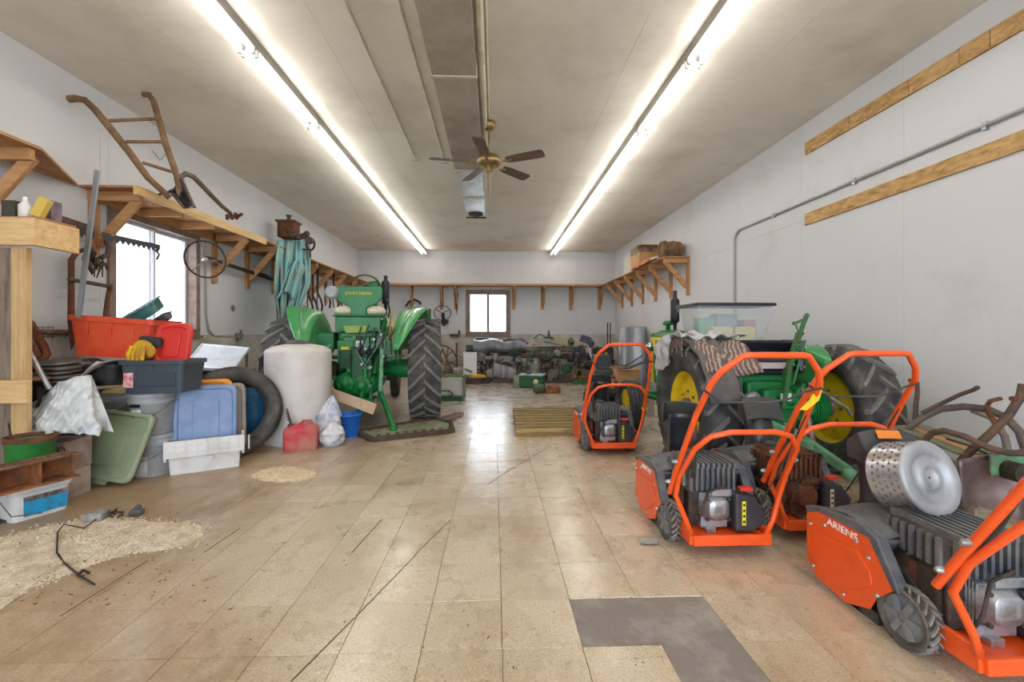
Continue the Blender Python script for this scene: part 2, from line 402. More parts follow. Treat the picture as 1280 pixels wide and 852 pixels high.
# ---- windows
FRM = M('8A7468', .5, 0, '6A564C', .3, 8); FRW = M('D8D4D8', .4); 
glass, nt_, b_ = ntmat('window_glass'); b_.inputs['Base Color'].default_value = (1,1,1,1); b_.inputs['Roughness'].default_value = .02; b_.inputs['Transmission Weight'].default_value = 1; b_.inputs['IOR'].default_value = 1.01
def window(name, label, axis, pos, out, r):
    def put(m_, q, d0, d1):
        d0, d1 = sorted((pos+out*d0, pos+out*d1))
        if axis == 'x': m_.bx(d0, d1, q[0], q[1], q[2], q[3])
        else: m_.bx(q[0], q[1], d0, d1, q[2], q[3])
    a0, a1, z0, z1 = r; t = .055
    m_ = MB()
    for q in ((a0-.02, a0+t, z0-.02, z1+.02), (a1-t, a1+.02, z0-.02, z1+.02), (a0+t, a1-t, z1-t, z1+.02), (a0+t, a1-t, z0-.02, z0+t)): put(m_, q, -.03, .15)
    w_ = m_.build(name, FRM); w_['kind'] = 'structure'; w_['label'] = label
    mid = (a0+a1)/2
    for (p0, p1, dd) in ((a0+t, mid+.02, .06), (mid-.02, a1-t, .10)):
        m_ = MB(); s_ = .032 if axis == 'x' else .055
        for q in ((p0, p0+s_, z0+t, z1-t), (p1-s_, p1, z0+t, z1-t), (p0+s_, p1-s_, z1-t-s_, z1-t), (p0+s_, p1-s_, z0+t, z0+t+s_)): put(m_, q, dd-.015, dd+.015)
        m_.build('sash', FRW if axis == 'x' else FRM, w_, world=True)
        m_ = MB(); put(m_, (p0+s_, p1-s_, z0+t+s_, z1-t-s_), dd-.003, dd+.003); m_.build('pane', glass, w_, world=True)
    m_ = MB(); put(m_, (a0-.05, a1+.05, z0-.05, z0-.02), -.05, 0); m_.build('window_sill', FRM, w_, world=True)
    return w_
w1 = window('window_1', 'brown framed sliding window in the left wall above the bins', 'x', XL, -1, LW)
w2 = window('window_2', 'brown framed sliding window in the far wall', 'y', YB, 1, BW)
# outside: pale ground and a white clapboard building past the left window
mb = MB().bx(-60, 60, -60, 80, -.4, -.2); g_ = mb.build('ground', M('D8D8D4', .9)); g_['kind'] = 'structure'; g_['label'] = 'pale open ground outside the windows'
bt = thing('neighbouring_building', 'white clapboard building seen through the left window', 'building', (-9.2, 6, -.2))
MB().bx(-10.5, -9.2, -6, 18, -.2, 4.2).build('wall', M('E4E6EA', .8), bt, world=True)
mb = MB()
for k in range(28): mb.box((-9.185, 6, k*.15-.1), (.02, 24, .148), (0, .1, 0))
mb.build('clapboards', M('E8EAEE', .8), bt, world=True, kind='stuff')
MB().bx(-10.7, -9.0, -6.2, 18.2, 4.2, 4.35).build('roof', M('6A6A70', .8), bt, world=True)

# ---- ceiling strip lights
EM = M('FFFBF4', .5, emit=TUBE); HOUS = M('8C8884', .4, .5, '77726C', .3, 5)
def light_fixture(x, y0, label, side):
    t = thing('strip_light', label, 'ceiling light', (x, y0, H), 0, 'fluorescent strip lights on the ceiling')
    MB().bx(-.062, .062, .005, 2.435, -.085, 0).build('housing', HOUS, t, bevel=.004)
    for q in range(2):
        a = q*1.22
        for sx in (-.05, .05):
            MB().tube([(sx, a+.045, -.115), (sx, a+1.175, -.115)], .016, 8).build('tube', EM, t)
        m_ = MB()
        for yy in (a+.03, a+1.19):
            for sx in (-.05, .05): m_.bx(sx-.014, sx+.014, yy-.012, yy+.012, -.14, -.085)
        m_.build('lampholder', WHITE, t)
    return t
ords = ['behind the camera, farthest', 'above the camera', 'nearest the camera', 'second from the camera', 'third from the camera', 'at the far end']
for sgn, X_, nm in ((-1, -1.92, 'left'), (1, 1.62, 'right')):
    for k in range(6):
        if k >= 2: lb = 'twin-tube fluorescent strip light in %s ceiling row, %s' % (nm, ords[k])
        else: lb = 'twin-tube fluorescent strip light in %s ceiling row, outside the photo %s' % (nm, ords[k])
        light_fixture(X_, 12.04-2.44*(6-k), lb, sgn)

# ---- conduits, duct, fan on the ceiling
CON = M('C8C0B4', .5, 0, 'A89E90', .3, 6)
for (x_, y1, lb) in ((-1.03, 5.78, 'long white conduit on the ceiling ending in a small box, left one'), (-.66, 5.85, 'long white conduit on the ceiling between box-ended conduit and the duct')):
    t = thing('ceiling_conduit', lb, 'conduit', (x_, YF, H))
    MB().tube([(x_, YF, H-.015), (x_, y1, H-.015)], .013).build('pipe', CON, t, world=True)
    MB().bx(x_-.05, x_+.05, y1, y1+.06, H-.035, H).build('end_box', CON, t, world=True)
t = thing('ceiling_conduit', 'thick white pipe running along the right edge of the ceiling duct', 'conduit', (-.1, YF, H))
MB().tube([(-.105, YF, H-.06), (-.105, 5.3, H-.06)], .03).build('pipe', CREAM, t, world=True)
t = thing('ceiling_conduit', 'thin conduit feeding the ceiling fan', 'conduit', (-.06, YF, H))
MB().tube([(-.06, YF, H-.012), (-.06, 4.72, H-.012)], .01).build('pipe', CREAM, t, world=True)
t = thing('ceiling_duct', 'flat rectangular heating duct hung under the ceiling, end vent by the fan', 'duct', (-.33, YF, H))
DB = M('B4AAA0', .6, 0, '96897A', .4, 2); DW = M('D2D2D4', .35, .3, 'A8A8A8', .4, 4)
MB().bx(-.51, -.15, YF, 3.62, 3.31, H).build('duct_section', DB, t, world=True)
MB().bx(-.51, -.15, 3.64, 5.7, 3.31, H).build('duct_section', DB, t, world=True)
MB().bx(-.50, -.16, 5.72, 8.0, 3.32, H).build('duct_section', DW, t, world=True)
m_ = MB()
for yy in (3.63, 5.71, 6.9): m_.bx(-.52, -.14, yy-.015, yy+.015, 3.30, H)
m_.build('strap', CON, t, world=True)
MB().lathe([(.13, 0), (.13, .02), (.09, .02), (.09, .004)], 20, (-.33, 7.8, 3.30)).build('vent', DKIRON, t, world=True)
m_ = MB().bx(-.51, -.15, 7.97, 8.01, 3.29, 3.31); m_.build('end_flange', DKIRON, t, world=True)
# fan
fx, fy, fz = -.06, 4.78, 3.06
t = thing('ceiling_fan', 'brass ceiling fan with five brown blades hanging between the light rows', 'fan', (fx, fy, H))
BRASS = M('B09468', .35, .8, '7A6444', .4, 9); BLD = M('6E5A50', .5, 0, '57463E', .4, 6)
MB().lathe([(.03,0),(.07,-.01),(.075,-.05),(.05,-.085),(.02,-.1)], 20).build('canopy', BRASS, t)
MB().tube([(0,0,-.08), (0,0,-.37)], .012).build('down_rod', BRASS, t)
MB().lathe([(.03,-.35),(.07,-.36),(.115,-.39),(.13,-.42),(.13,-.46),(.10,-.485),(.05,-.49),(.045,-.54),(.02,-.56)], 24).build('motor_housing', BRASS, t)
for a in (-27, 45, 117, 189, 261):
    ar = math.radians(a)
    m_ = MB(); m_.m = Matrix.Rotation(ar, 4, 'Z') @ Matrix.Rotation(math.radians(-13), 4, 'X')
    poly = [(.21,-.045,0),(.3,-.058,0),(.60,-.068,0),(.635,-.05,0),(.64,0,0),(.635,.05,0),(.60,.068,0),(.3,.058,0),(.21,.045,0)]
    m_.m = Matrix.Translation((0,0,-.455)) @ m_.m; m_.prism(poly, (0,0,.008)); b1 = m_.build('blade', BLD, t)
    m_ = MB(); m_.m = Matrix.Translation((0,0,-.46)) @ Matrix.Rotation(ar, 4, 'Z'); m_.bar((.1,0,-.0),(.2,0,0),.025,.008); m_.bar((.19,-.03,0),(.27,0,.002),.012,.006); m_.bar((.19,.03,0),(.27,0,.002),.012,.006); m_.build('blade_iron', BRASS, b1)
MB().tube([(-.03,-.03,-.54), (-.03,-.03,-.70)], .002, 5).tube([(-.03,-.03,-.70),(-.03,-.03,-.73)], .006, 6).build('pull_chain', BRASS, t)
MB().tube([(.02,-.04,-.54), (.02,-.04,-.9)], .002, 5).build('pull_chain', BRASS, t)

# ---- right wall conduit and OSB strips
t = thing('wall_conduit', 'grey electrical conduit bending down the right wall behind the clear tote', 'conduit', (XR-.02, 6.2, 1.0))
c1 = PX(918, 300, XR-.02).y
MB().tube([(XR-.02, c1, .9), (XR-.02, c1, 2.5), (XR-.02, c1-.03, 2.58), (XR-.02, c1-.12, 2.63), (XR-.02, -1.0, 2.63)], .014, 8).build('pipe', M('A8A8AA', .45, .5), t, world=True)
m_ = MB()
for yy in (5.2, 4.0, 2.9): m_.bx(XR-.03, XR, yy-.015, yy+.015, 2.60, 2.655)
m_.build('clamp', ALU, t, world=True)
OSB = M('CBA470', .8, 0, '94703E', .45, 28, .3, 60, stretch=(1, .35, 1)); OSB2 = M('D2AA76', .8, 0, '94703E', .45, 30, .3, 60, stretch=(1, .3, 1))
def yat(px): return PX(px, 200, XR).y
t = thing('strand_board_strip', 'upper strand board batten of short pieces high on the right wall', 'board', (XR, 3.5, 3.15))
js = [1008, 1044.5, 1064, 1086, 1138.5, 1202, 1241]; ys = [yat(p) for p in js]+[2.2, 1.4]
for k in range(len(ys)-1): MB().bx(XR-.02-.002*(k % 2), XR-.001, ys[k+1]+.003, ys[k]-.003, 3.145, 3.275).build('board_piece', OSB if k % 2 else OSB2, t, world=True)
solo('strand_board_strip', 'lower long strand board batten on the right wall below the conduit', 'board', MB().bx(XR-.02, XR-.001, 1.4, yat(1008), 2.375, 2.5), OSB)

# ================================================================ SHELVES
def bracket(par, base, dirv, along, leg=True, z=2.5, depth=.45):
    # base: point on wall at shelf underside; dirv: unit vector away from the wall
    b = V(base); d = V(dirv); up = V((0,0,1)); a = V(along)
    wy = WOODZ
    if leg:
        l = MB(); l.bar(b-up*.65+d*.02, b-up*.0+d*.02, .04, .09, a) if False else l.bar(b-up*.65+d*.02, b+d*.02, .04, .085, a)
        o = l.build('bracket', wy, par, world=True, bevel=.003)
        m_ = MB(); m_.bar(b+d*.04-up*.045, b+d*depth-up*.045, .038, .085, up); m_.build('arm', WOODX if abs(d.x) > .5 else WOODY, o, world=True, bevel=.003)
        m_ = MB(); m_.bar(b-up*.50+d*.03+a*.03, b+d*(depth-.03)-up*.05+a*.03, .038, .085, up); m_.build('brace', WOODX if abs(d.x) > .5 else WOODY, o, world=True, bevel=.003)
    else:
        m_ = MB(); m_.bar(b+d*.0-up*.045, b+d*depth-up*.045, .038, .085, up); m_.build('bracket', WOODX, par, world=True, bevel=.003)
ZS = 2.52
t = thing('wall_shelf', 'long plywood shelf on timber brackets along the left wall', 'shelf', (XL, 7, 1.85))
MB().prism([(XL,1.0,ZS),(-3.28,1.0,ZS),(-3.28,3.31,ZS),(XL,4.12,ZS)], (0,0,.02)).build('shelf_board', PLYY, t, world=True)
yb_ = 4.12
for (ya, yb2) in ((4.12, 6.5), (6.5, 8.9), (8.9, 11.85)):
    MB().bx(XL, -3.29, ya+.002, yb2-.002, ZS, ZS+.02).build('shelf_board', PLYY, t, world=True)
MB().bx(-3.29, -3.25, 4.13, 6.4, ZS-.06, ZS+.025).build('front_rail', PALEY, t, world=True, bevel=.002)
MB().bx(XL, XL+.04, 4.2, 11.8, ZS-.09, ZS).build('wall_rail', WOODY, t, world=True)
for yy in (3.28, 4.25, 6.02, 6.8, 7.6, 8.35, 9.1, 9.9, 10.7, 11.5): bracket(t, (XL, yy, ZS), (1,0,0), (0,1,0))
for yy in (4.8, 5.35): bracket(t, (XL, yy, ZS), (1,0,0), (0,1,0), leg=False)
t = thing('wall_shelf', 'plywood shelf on timber brackets across the far wall above the window', 'shelf', (0, YB, 1.85))
for (xa, xb) in ((XL, -1.3), (-1.3, 1.1), (1.1, XR)): MB().bx(xa+.002, xb-.002, YB-.46, YB, ZS, ZS+.02).build('shelf_board', WOODX, t, world=True)
MB().bx(XL+.5, XR-.5, YB-.48, YB-.46, ZS-.03, ZS+.025).build('front_rail', WOODX, t, world=True)
for px in (470, 515, 552, 570, 642, 678, 713, 749):
    xx = P(px, 370, YB).x; bracket(t, (xx, YB, ZS), (0,-1,0), (1,0,0))
t = thing('wall_shelf', 'timber bracket shelf on the right wall holding boxes and rags', 'shelf', (XR, 9.5, 1.85))
for (ya, yb2) in ((7.5, 9.6), (9.6, 11.8)): MB().bx(2.95, XR, ya+.002, yb2-.002, ZS, ZS+.02).build('shelf_board', PLYY, t, world=True)
for yy in (7.56, 8.3, 9.1, 9.9, 10.7, 11.5): bracket(t, (XR, yy, ZS), (-1,0,0), (0,1,0))
# ================================================================ WHEELS
def tyre(R, W, r, lugs=0, rib=0, lug_h=.035, ang=1):
    m_ = MB(); h = W/2
    prof = [(r,-h*.62),(r+(R-r)*.25,-h*.92),(r+(R-r)*.6,-h),(R-.05*R,-h*.93),(R-lug_h*.9,-h*.72),(R-lug_h*.7,0),(R-lug_h*.9,h*.72),(R-.05*R,h*.93),(r+(R-r)*.6,h),(r+(R-r)*.25,h*.92),(r,h*.62),(r-.01,0)]
    m_.rings([[V((t, rr*math.cos(2*PI*q/48), rr*math.sin(2*PI*q/48))) for rr, t in prof] for q in range(48)], False, True)
    if rib:
        for k in range(rib):
            x_ = (k-(rib-1)/2)*W*.8/rib; m_.lathe([(R-.03,x_-W*.25/rib),(R,x_-W*.25/rib),(R,x_+W*.25/rib),(R-.03,x_+W*.25/rib)], 40, axis='X', caps=False)
    return m_
def lug_mesh(R, W, n, h=.04, wd=.05):
    m_ = MB()
    for k in range(n):
        for s_ in (-1, 1):
            a0 = 2*PI*(k+(.5 if s_ > 0 else 0))/n; R_ = []
            for q in range(5):
                u = q/4; x_ = s_*(-.02*W+u*W*.51); a = a0+u*.62*(W/R)*.9; ro = R-(.0 if u < .8 else R*.03); ri = R-h-(.0 if u < .8 else R*.06)
                da = wd/R/2
                pts = []
                for (rr, dd) in ((ri,-da*1.2),(ro,-da*.8),(ro,da*.8),(ri,da*1.2)): pts.append(V((x_, rr*math.cos(a+dd), rr*math.sin(a+dd))))
                R_.append(pts)
            m_.rings(R_, True, False, False)
    return m_
def rear_wheel(t, c, R, W, r, side, n=20, rimm=YELLOW, sign=1):
    T = Matrix.Translation(V(c))
    m_ = tyre(R, W, r, 1); m_.v = [T @ p for p in m_.v]; o = m_.build('tyre', RUBBER, t)
    l = lug_mesh(R, W, n, .045, R*.075); l.v = [T @ V((p.x, p.y, p.z*sign)) for p in l.v]; l.build('tread_lugs', LUGM, o)
    m_ = MB(); s_ = side
    m_.lathe([(r+.015,-W*.34),(r+.02,-W*.31),(r-.02,-W*.28),(r-.035,0),(r-.02,W*.28),(r+.02,W*.31),(r+.015,W*.34)], 40, c, 'X', caps=False)
    m_.lathe([(r-.03,s_*W*.10),(r*.75,s_*W*.14),(r*.5,s_*W*.20),(r*.3,s_*W*.20),(r*.02,s_*W*.20)], 32, c, 'X', caps=False)
    m_.lathe([(r-.03,s_*W*.07),(r*.75,s_*W*.11),(r*.3,s_*W*.17),(r*.02,s_*W*.17)], 32, c, 'X', caps=False)
    m_.build('rim', rimm, o)
    m_ = MB(); m_.lathe([(r*.26,s_*W*.18),(r*.26,s_*W*.30),(r*.12,s_*W*.34),(.01,s_*W*.34)], 20, c, 'X')
    for k in range(8): a = 2*PI*k/8; m_.lathe([(.014,s_*W*.2),(.014,s_*W*.24)], 6, (c[0], c[1]+r*.45*math.cos(a), c[2]+r*.45*math.sin(a)), 'X')
    m_.build('hub', rimm if rimm is not YELLOW else STEEL, o); return o
def fender(side, xi, xo, ri, ro, a0, a1, th=.012):
    def f(u, v):
        a = math.radians(a0+(a1-a0)*u); k = max(0, (u-.45)/.55); wo = xi+(xo-xi)*(1-.85*k**1.6)
        if v < .45: s_ = v/.45; r_ = ri+(ro*.93-ri)*s_; x_ = xi+(.02 if s_ < 1 else 0)*math.sin(s_*PI)
        else: s_ = (v-.45)/.55; r_ = ro*(.93+.07*math.sin(s_*PI/2)); x_ = xi+(wo-xi)*s_
        return (side*x_, -math.cos(PI-a)*-1*r_*-1 if False else r_*math.cos(a), r_*math.sin(a))
    return MB().grid(22, 10, f, th)
# ================================================================ LEFT TRACTOR (seen from behind)
R1 = .70
t = thing('tractor', 'large green farm tractor seen from behind, on the left behind the white tank', 'tractor', (-1.86, 6.2, 0), math.radians(8))
for sx in (-1, 1): rear_wheel(t, (sx*.88, 0, R1), R1, .43, .42, sx, 20)
for sx in (-1, 1):
    m_ = fender(sx, .50, .96, .30, .90, 20, 158); m_.v = [V((p.x, p.y, p.z+R1-.04)) for p in m_.v]
    fo_ = m_.build('fender', GREEN2, t)
    m_ = MB(); pts = []
    for q in range(15):
        a = math.radians(30+8.2*q); k = max(0, ((q/14)-.45)/.55); pts.append((sx*(.52+.38*(1-.85*k**1.6)*.6), .905*math.cos(a), .905*math.sin(a)+R1-.03))
    m_.tube(pts, .011, 6); m_.build('bead', LTGREEN, fo_)
    m_ = MB().lathe([(.10,sx*.16),(.10,sx*.42),(.13,sx*.44),(.13,sx*.68)], 20, (0,0,R1), 'X'); m_.build('axle_housing', GREEN, t)
m_ = MB(); m_.bx(-.25,.25,-.22,.75,.72,1.22); m_.bx(-.20,.20,-.30,-.22,.78,1.16); m_.build('rear_housing', GREEN, t, bevel=.03)
m_ = MB(); m_.bx(-.29,.29,-.26,.30,1.22,1.42); m_.bx(-.32,.32,-.28,.32,1.42,1.445); m_.build('seat_box', GREEN, t, bevel=.012)
m_ = MB().prism([(-.15,-.31,1.20),(.10,-.31,1.20),(.13,-.31,1.30),(-.18,-.31,1.30)], (0,.05,0)); m_.build('name_plate', M('8CA848', .4), t, bevel=.006)
m_ = MB(); m_.rings([[V((x_*s1, y_, z_)) for x_ in [1]] for (s1,y_,z_) in []] or [[V((.30*math.cos(a)*k, y_, .53+.19*math.sin(a)*k)) for a in [2*PI*q/20 for q in range(20)]] for (y_, k) in ((-.42,.45),(-.40,.85),(-.33,1.0),(.1,1.05),(.5,1.0))])
m_.build('final_drive', GREEN, t)
m_ = MB()
for (x_, z_, r_) in ((-.13,.55,.115),(.07,.52,.13)):
    m_.lathe([(r_,-.40),(r_,-.44),(r_*.8,-.455),(r_*.5,-.455),(r_*.45,-.48),(.01,-.48)], 24, (x_,0,z_), 'Y')
    for k in range(8): m_.lathe([(.011,-.44),(.011,-.465)], 6, (x_+r_*.88*math.cos(k*PI/4),0,z_+r_*.88*math.sin(k*PI/4)), 'Y')
m_.build('bearing_cover', GREEN, t)
m_ = MB(); m_.bx(-.06,.20,-.42,-.22,.60,1.02); m_.bx(.02,.24,-.36,-.2,.9,1.16); m_.bx(-.22,-.07,-.36,-.22,.72,.98); m_.build('hydraulic_block', DKGREEN, t, bevel=.02)
m_ = MB().bx(-.25,-.05,-.315,-.30,.80,1.10); m_.bx(-.21,-.03,-.33,-.3,.78,.80); m_.build('cover_plate', GREEN, t, bevel=.006)
MB().bx(.0,.12,-.42,-.40,1.02,1.10).build('label_plate', WHITE, t); MB().bx(-.20,-.10,-.33,-.315,.97,1.02).build('warning_sticker', YELLOW, t)
# cylinders, hoses, spools
m_ = MB()
for (a, b, r_) in (((.22,-.38,.66),(.33,-.1,1.38),.035),((.30,-.45,.30),(.30,-.35,1.2),.03),((.12,-.46,.62),(.12,-.44,.9),.035),((.2,-.46,.95),(.38,-.34,1.22),.022)): m_.tube([a,b], r_)
for k in range(4): m_.bx(.12+.07*k,.17+.07*k,-.48,-.36,1.0,1.14)
m_.build('hydraulic_cylinder', GREEN, t)
m_ = MB(); rr = random.Random(5)
for k in range(8):
    x0 = rr.uniform(0,.3); z0 = rr.uniform(.95,1.3); x1 = rr.uniform(.05,.4); z1 = rr.uniform(.8,1.35)
    pts = [(x0,-.36,z0),(x0+(x1-x0)*.2+.05,-.5,z0-.12),((x0+x1)/2,-.55,min(z0,z1)-.10),(x1,-.5,z1-.1),(x1,-.33,z1)]
    m_.tube(pts, .011, 6)
m_.build('hose', BLACKP, t)
m_ = MB()
for (x_, z_) in ((.05,1.05),(.14,1.0),(.24,1.12),(.33,1.18),(.09,.80),(.20,.76),(.36,.9)): m_.lathe([(.018,-.56),(.018,-.44),(.026,-.44),(.026,-.40)], 8, (x_,0,z_), 'Y')
m_.tube([(.10,-.5,.74),(.35,-.5,1.15)], .012); m_.tube([(.02,-.52,.98),(.12,-.55,.80)], .01); m_.build('chrome_fitting', M('8E9096', .4, .7, '5A5A5C', .5, 12), t)
m_ = MB()
for k in range(10): rr_ = random.Random(k+30); x_ = rr_.uniform(-.2,.36); z_ = rr_.uniform(.45,1.15); m_.lathe([(.03,-.47),(.03,-.36)], 6, (x_,0,z_), 'Y', sm=False)
m_.build('casting_boss', GREEN, t)
# three point arms and drawbar
m_ = MB(); m_.tube([(.30,-.34,1.22),(.34,-.52,.95),(.32,-.55,.45)], [.03,.028,.028]); m_.build('lift_rod', LTGREEN, t)
m_ = MB(); m_.bar((.26,-.30,.55),(.36,-.62,.34),.05,.07); m_.bar((.36,-.60,.36),(.52,-.95,.05),.045,.065); m_.ball((.52,-.96,.05),.05); m_.build('lower_link', GREEN, t, bevel=.008)
m_ = MB(); m_.bar((.10,-.35,.50),(.07,-.68,.22),.04,.06); m_.bar((.19,-.35,.50),(.20,-.68,.22),.04,.06); m_.bx(-.05,.25,-.72,-.3,.335,.365); m_.build('drawbar', GREEN, t, bevel=.008)
m_ = MB(); m_.tube([(-.30,-.25,.60),(-.42,-.34,.80),(-.42,-.34,.95),(-.34,-.26,1.05)], .04); m_.build('left_guard', GREEN2, t)
m_ = MB()
for k in range(6): m_.lathe([(.10,-.34+.05*k),(.10,-.31+.05*k)], 18, (-.36,0,.72), 'Y')
m_.build('brake_drum', DKIRON, t)
MB().bx(-.58,-.30,-.30,.05,.98,1.20).bx(-.60,-.28,-.32,.07,1.20,1.215).build('tool_box', GREEN, t, bevel=.01)
# seat
m_ = MB(); m_.prism([(-.29,-.20,1.83),(.29,-.20,1.83),(.31,-.20,1.80),(.30,-.20,1.66),(.22,-.20,1.60),(.10,-.20,1.54),(.10,-.20,1.44),(-.10,-.20,1.44),(-.10,-.20,1.54),(-.22,-.20,1.60),(-.30,-.20,1.66),(-.31,-.20,1.80)], (0,.05,0))
so = m_.build('seat_back', GREEN, t, bevel=.012)
for sx in (-1, 1):
    m_ = MB(); m_.ball((sx*.205,-.06,1.50),1,.14,.18,.075,14,8); m_.build('seat_cushion', CREAM, t)
text('JOHN DEERE', .052, WM[t] @ V((0,-.207,1.735)), (PI/2,0,math.radians(8)), TEXTY, so, sx=1.15)
m_ = MB().lathe([(.075,.0),(.09,-.02),(.09,-.08),(.06,-.11)], 20, (-.34,-.16,1.74), 'Y'); m_.build('lamp', GREY, t)
m_ = MB().lathe([(.08,-.125),(.06,-.128),(.01,-.13)], 20, (-.34,-.05,1.74), 'Y'); m_.build('lamp_lens', CHROME, t)
m_ = MB(); c = V((-.05,.75,1.95)); pts = [c+V((.21*math.cos(a), -.06*math.sin(a), .20*math.sin(a)*.75)) for a in [2*PI*q/28 for q in range(28)]]; m_.tube(pts, .013, 6, True)
for k in range(3): a = 2*PI*k/3+.5; m_.tube([c, c+V((.21*math.cos(a), -.06*math.sin(a), .15*math.sin(a)))], .008, 5)
m_.tube([c, (-.05,1.15,1.6)], .02); m_.build('steering_wheel', BLACKP, t)
# engine hood
def hood_ring(y, w_, z0, z1, n=7):
    pts = [V((-w_, y, z0)), V((-w_, y, z1-.12))]
    for q in range(n+1): a = PI-PI*q/n; pts.append(V((w_*math.cos(a), y, z1-.12+.12*math.sin(a))))
    pts += [V((w_, y, z1-.12)), V((w_, y, z0))]; return pts
m_ = MB().rings([hood_ring(y,w_,1.1,z1) for y,w_,z1 in ((.9,.24,1.62),(1.5,.23,1.6),(2.2,.21,1.56),(2.45,.19,1.5))], sm=False); m_.build('hood', GREEN, t, bevel=.01)
MB().bx(-.245,.245,1.0,2.2,1.32,1.46).build('hood_stripe', YELLOW, t, bevel=.004)
MB().bx(-.2,.2,.75,2.3,.5,1.1).bx(-.22,.22,2.25,2.5,.6,1.5).build('engine_block', GREEN, t, bevel=.03)
m_ = MB().lathe([(.05,0),(.05,.35),(.10,.36),(.10,.42),(.085,.43),(.085,.47),(.02,.48)], 18, (.05,1.0,1.56)); m_.build('air_intake', GREEN, t)
m_ = MB().lathe([(.025,0),(.025,.18),(.06,.2),(.065,.55),(.05,.57),(.03,.58),(.03,.66)], 18, (.21,1.2,1.50)); m_.build('muffler', M('34363C', .45, .3), t)
m_ = MB().bx(.27,.31,.6,1.1,1.25,1.45).bx(-.31,-.27,.6,1.1,1.25,1.45); m_.build('side_tank', CREAM, t, bevel=.02)
m_ = MB().bx(-.55,.55,.0,.62,.84,.87); m_.build('platform', GREEN, t, bevel=.005)
m_ = MB()
for sx in (-1,1): m_.tube([(sx*.25,.9,1.25),(sx*.34,.5,1.55),(sx*.33,.3,1.66)], .012, 6); m_.ball((sx*.33,.28,1.68),.03)
m_.build('lever', BLACKP, t)
m_ = MB().bar((.36,.1,1.15),(.42,-.05,1.5),.02,.03).bar((.36,.2,1.1),(.52,.0,1.42),.03,.02); m_.build('lift_lever', M('C8BC50', .5), t)
for sx in (-1, 1):
    o = tyre(.32,.16,.2,0,3); o.v = [V((p.x+sx*.28, p.y+2.3, p.z+.32)) for p in o.v]; o = o.build('front_tyre', RUBBER, t)
    MB().lathe([(.2,-.05),(.17,0),(.06,.04),(.05,.06)], 24, (sx*.28,2.3,.32), 'X').build('front_rim', YELLOW, o)
MB().bx(-.2,.2,2.25,2.35,.3,.6).build('front_axle', GREEN, t)

# ================================================================ RIGHT TRACTOR
RX, RY, RR = 2.28, 3.75, .55; DXR = .05
t = thing('tractor', 'smaller green and yellow tractor on the right, draped in rug and plastic', 'tractor', (RX, RY, 0), 0); TR = t
for sx in (-1, 1): rear_wheel(t, (-.53 if sx < 0 else .73, 0, RR), RR, .31, .315, sx if sx < 0 else -1, 16)
m_ = fender(1, .38, .54, .30, .64, 40, 125); m_.v = [V((p.x, p.y, p.z+RR-.10)) for p in m_.v]; fo_ = m_.build('fender', GREEN2, t)
m_ = MB(); m_.bx(-.20,.20,-.22,.6,.38,.80); m_.bx(-.24,.24,-.16,.2,.72,.86); m_.bx(-.12,.14,-.32,-.2,.42,.74); m_.build('rear_housing', GREEN, t, bevel=.03)
m_ = MB()
for k in range(7): m_.lathe([(.17,.30+.025*k),(.17,.316+.025*k)], 26, (0,-.02,RR), 'X')
m_.lathe([(.155,.2),(.155,.55)], 26, (0,-.02,RR), 'X'); m_.lathe([(.09,-.45),(.09,-.2)], 20, (0,0,RR), 'X'); m_.build('brake_housing', GREEN, t)
m_ = MB(); rr = random.Random(11)
for k in range(16): m_.lathe([(rr.uniform(.02,.05),-.36),(rr.uniform(.02,.05),-.24)], 8, (rr.uniform(-.24,.24),0,rr.uniform(.42,.84)), 'Y', sm=False)
m_.tube([(-.28,-.3,.50),(.26,-.3,.50)], .022); m_.tube([(-.2,-.34,.62),(.1,-.36,.60),(.22,-.3,.78)], .02); m_.build('casting', GREEN, t)
m_ = MB().lathe([(.07,0),(.075,-.03),(.01,-.035)], 20, (-.24,-.34,.66), 'Y'); m_.build('drum_cap', ALU, t)
MB().bx(-.02,.06,-.385,-.37,.66,.72).build('label_plate', WHITE, t)
m_ = MB(); m_.grid(16, 12, lambda u, v: (-.30+.54*u, -.20+.13*math.sin(v*PI), .86+.27*v), .02); so = m_.build('seat_back', M('24262E', .35, 0, '3A3A44', .3, 5), t)
m_ = MB().bx(-.29,-.23,-.24,.06,.86,1.14).bx(.23,.29,-.24,.06,.86,1.14); m_.build('seat_side', M('24262E', .35), t, bevel=.03)
m_ = MB().bx(-.24,.26,-.26,-.235,.97,1.0); m_.build('seat_bar', BLACKP, t)
MB().bx(-.2,.12,-.245,-.23,.905,.955).build('seat_panel', M('C8B8B8', .5), t)
m_ = MB(); m_.lathe([(.012,-.0),(.012,-.02)], 8, (0,0,0), 'Y') 
for sx in (-.27,.26):
    for zz in (.92,1.0,1.08): m_.lathe([(.01,-.245),(.01,-.255)], 8, (sx,0,zz), 'Y')
m_.build('seat_rivet', ALU, t)
# hand lever standing up behind the seat
m_ = MB(); m_.bar((-.0,-.36,.60),(.02,-.40,.92),.035,.05,(0,1,0)); m_.bar((.02,-.40,.9),(.10,-.42,1.20),.03,.045,(0,1,0)); m_.bar((.10,-.42,1.18),(.155,-.42,1.33),.025,.025,(0,1,0)); m_.bar((.14,-.42,1.305),(.05,-.43,1.27),.018,.018,(0,1,0)); m_.tube([(.06,-.43,1.27),(.07,-.44,1.22),(.09,-.43,1.19)], .006, 5); m_.ball((.16,-.42,1.335),.018); m_.ball((.05,-.43,1.272),.016); m_.tube([(.05,-.42,.8),(.145,-.42,1.14)], .01, 6)
for k in range(5): m_.ball((.033+.0187*k,-.445,.95+.06*k),.012)
m_.build('hand_lever', M('2A7A40', .4, 0, '4A5A3A', .5, 9), t)
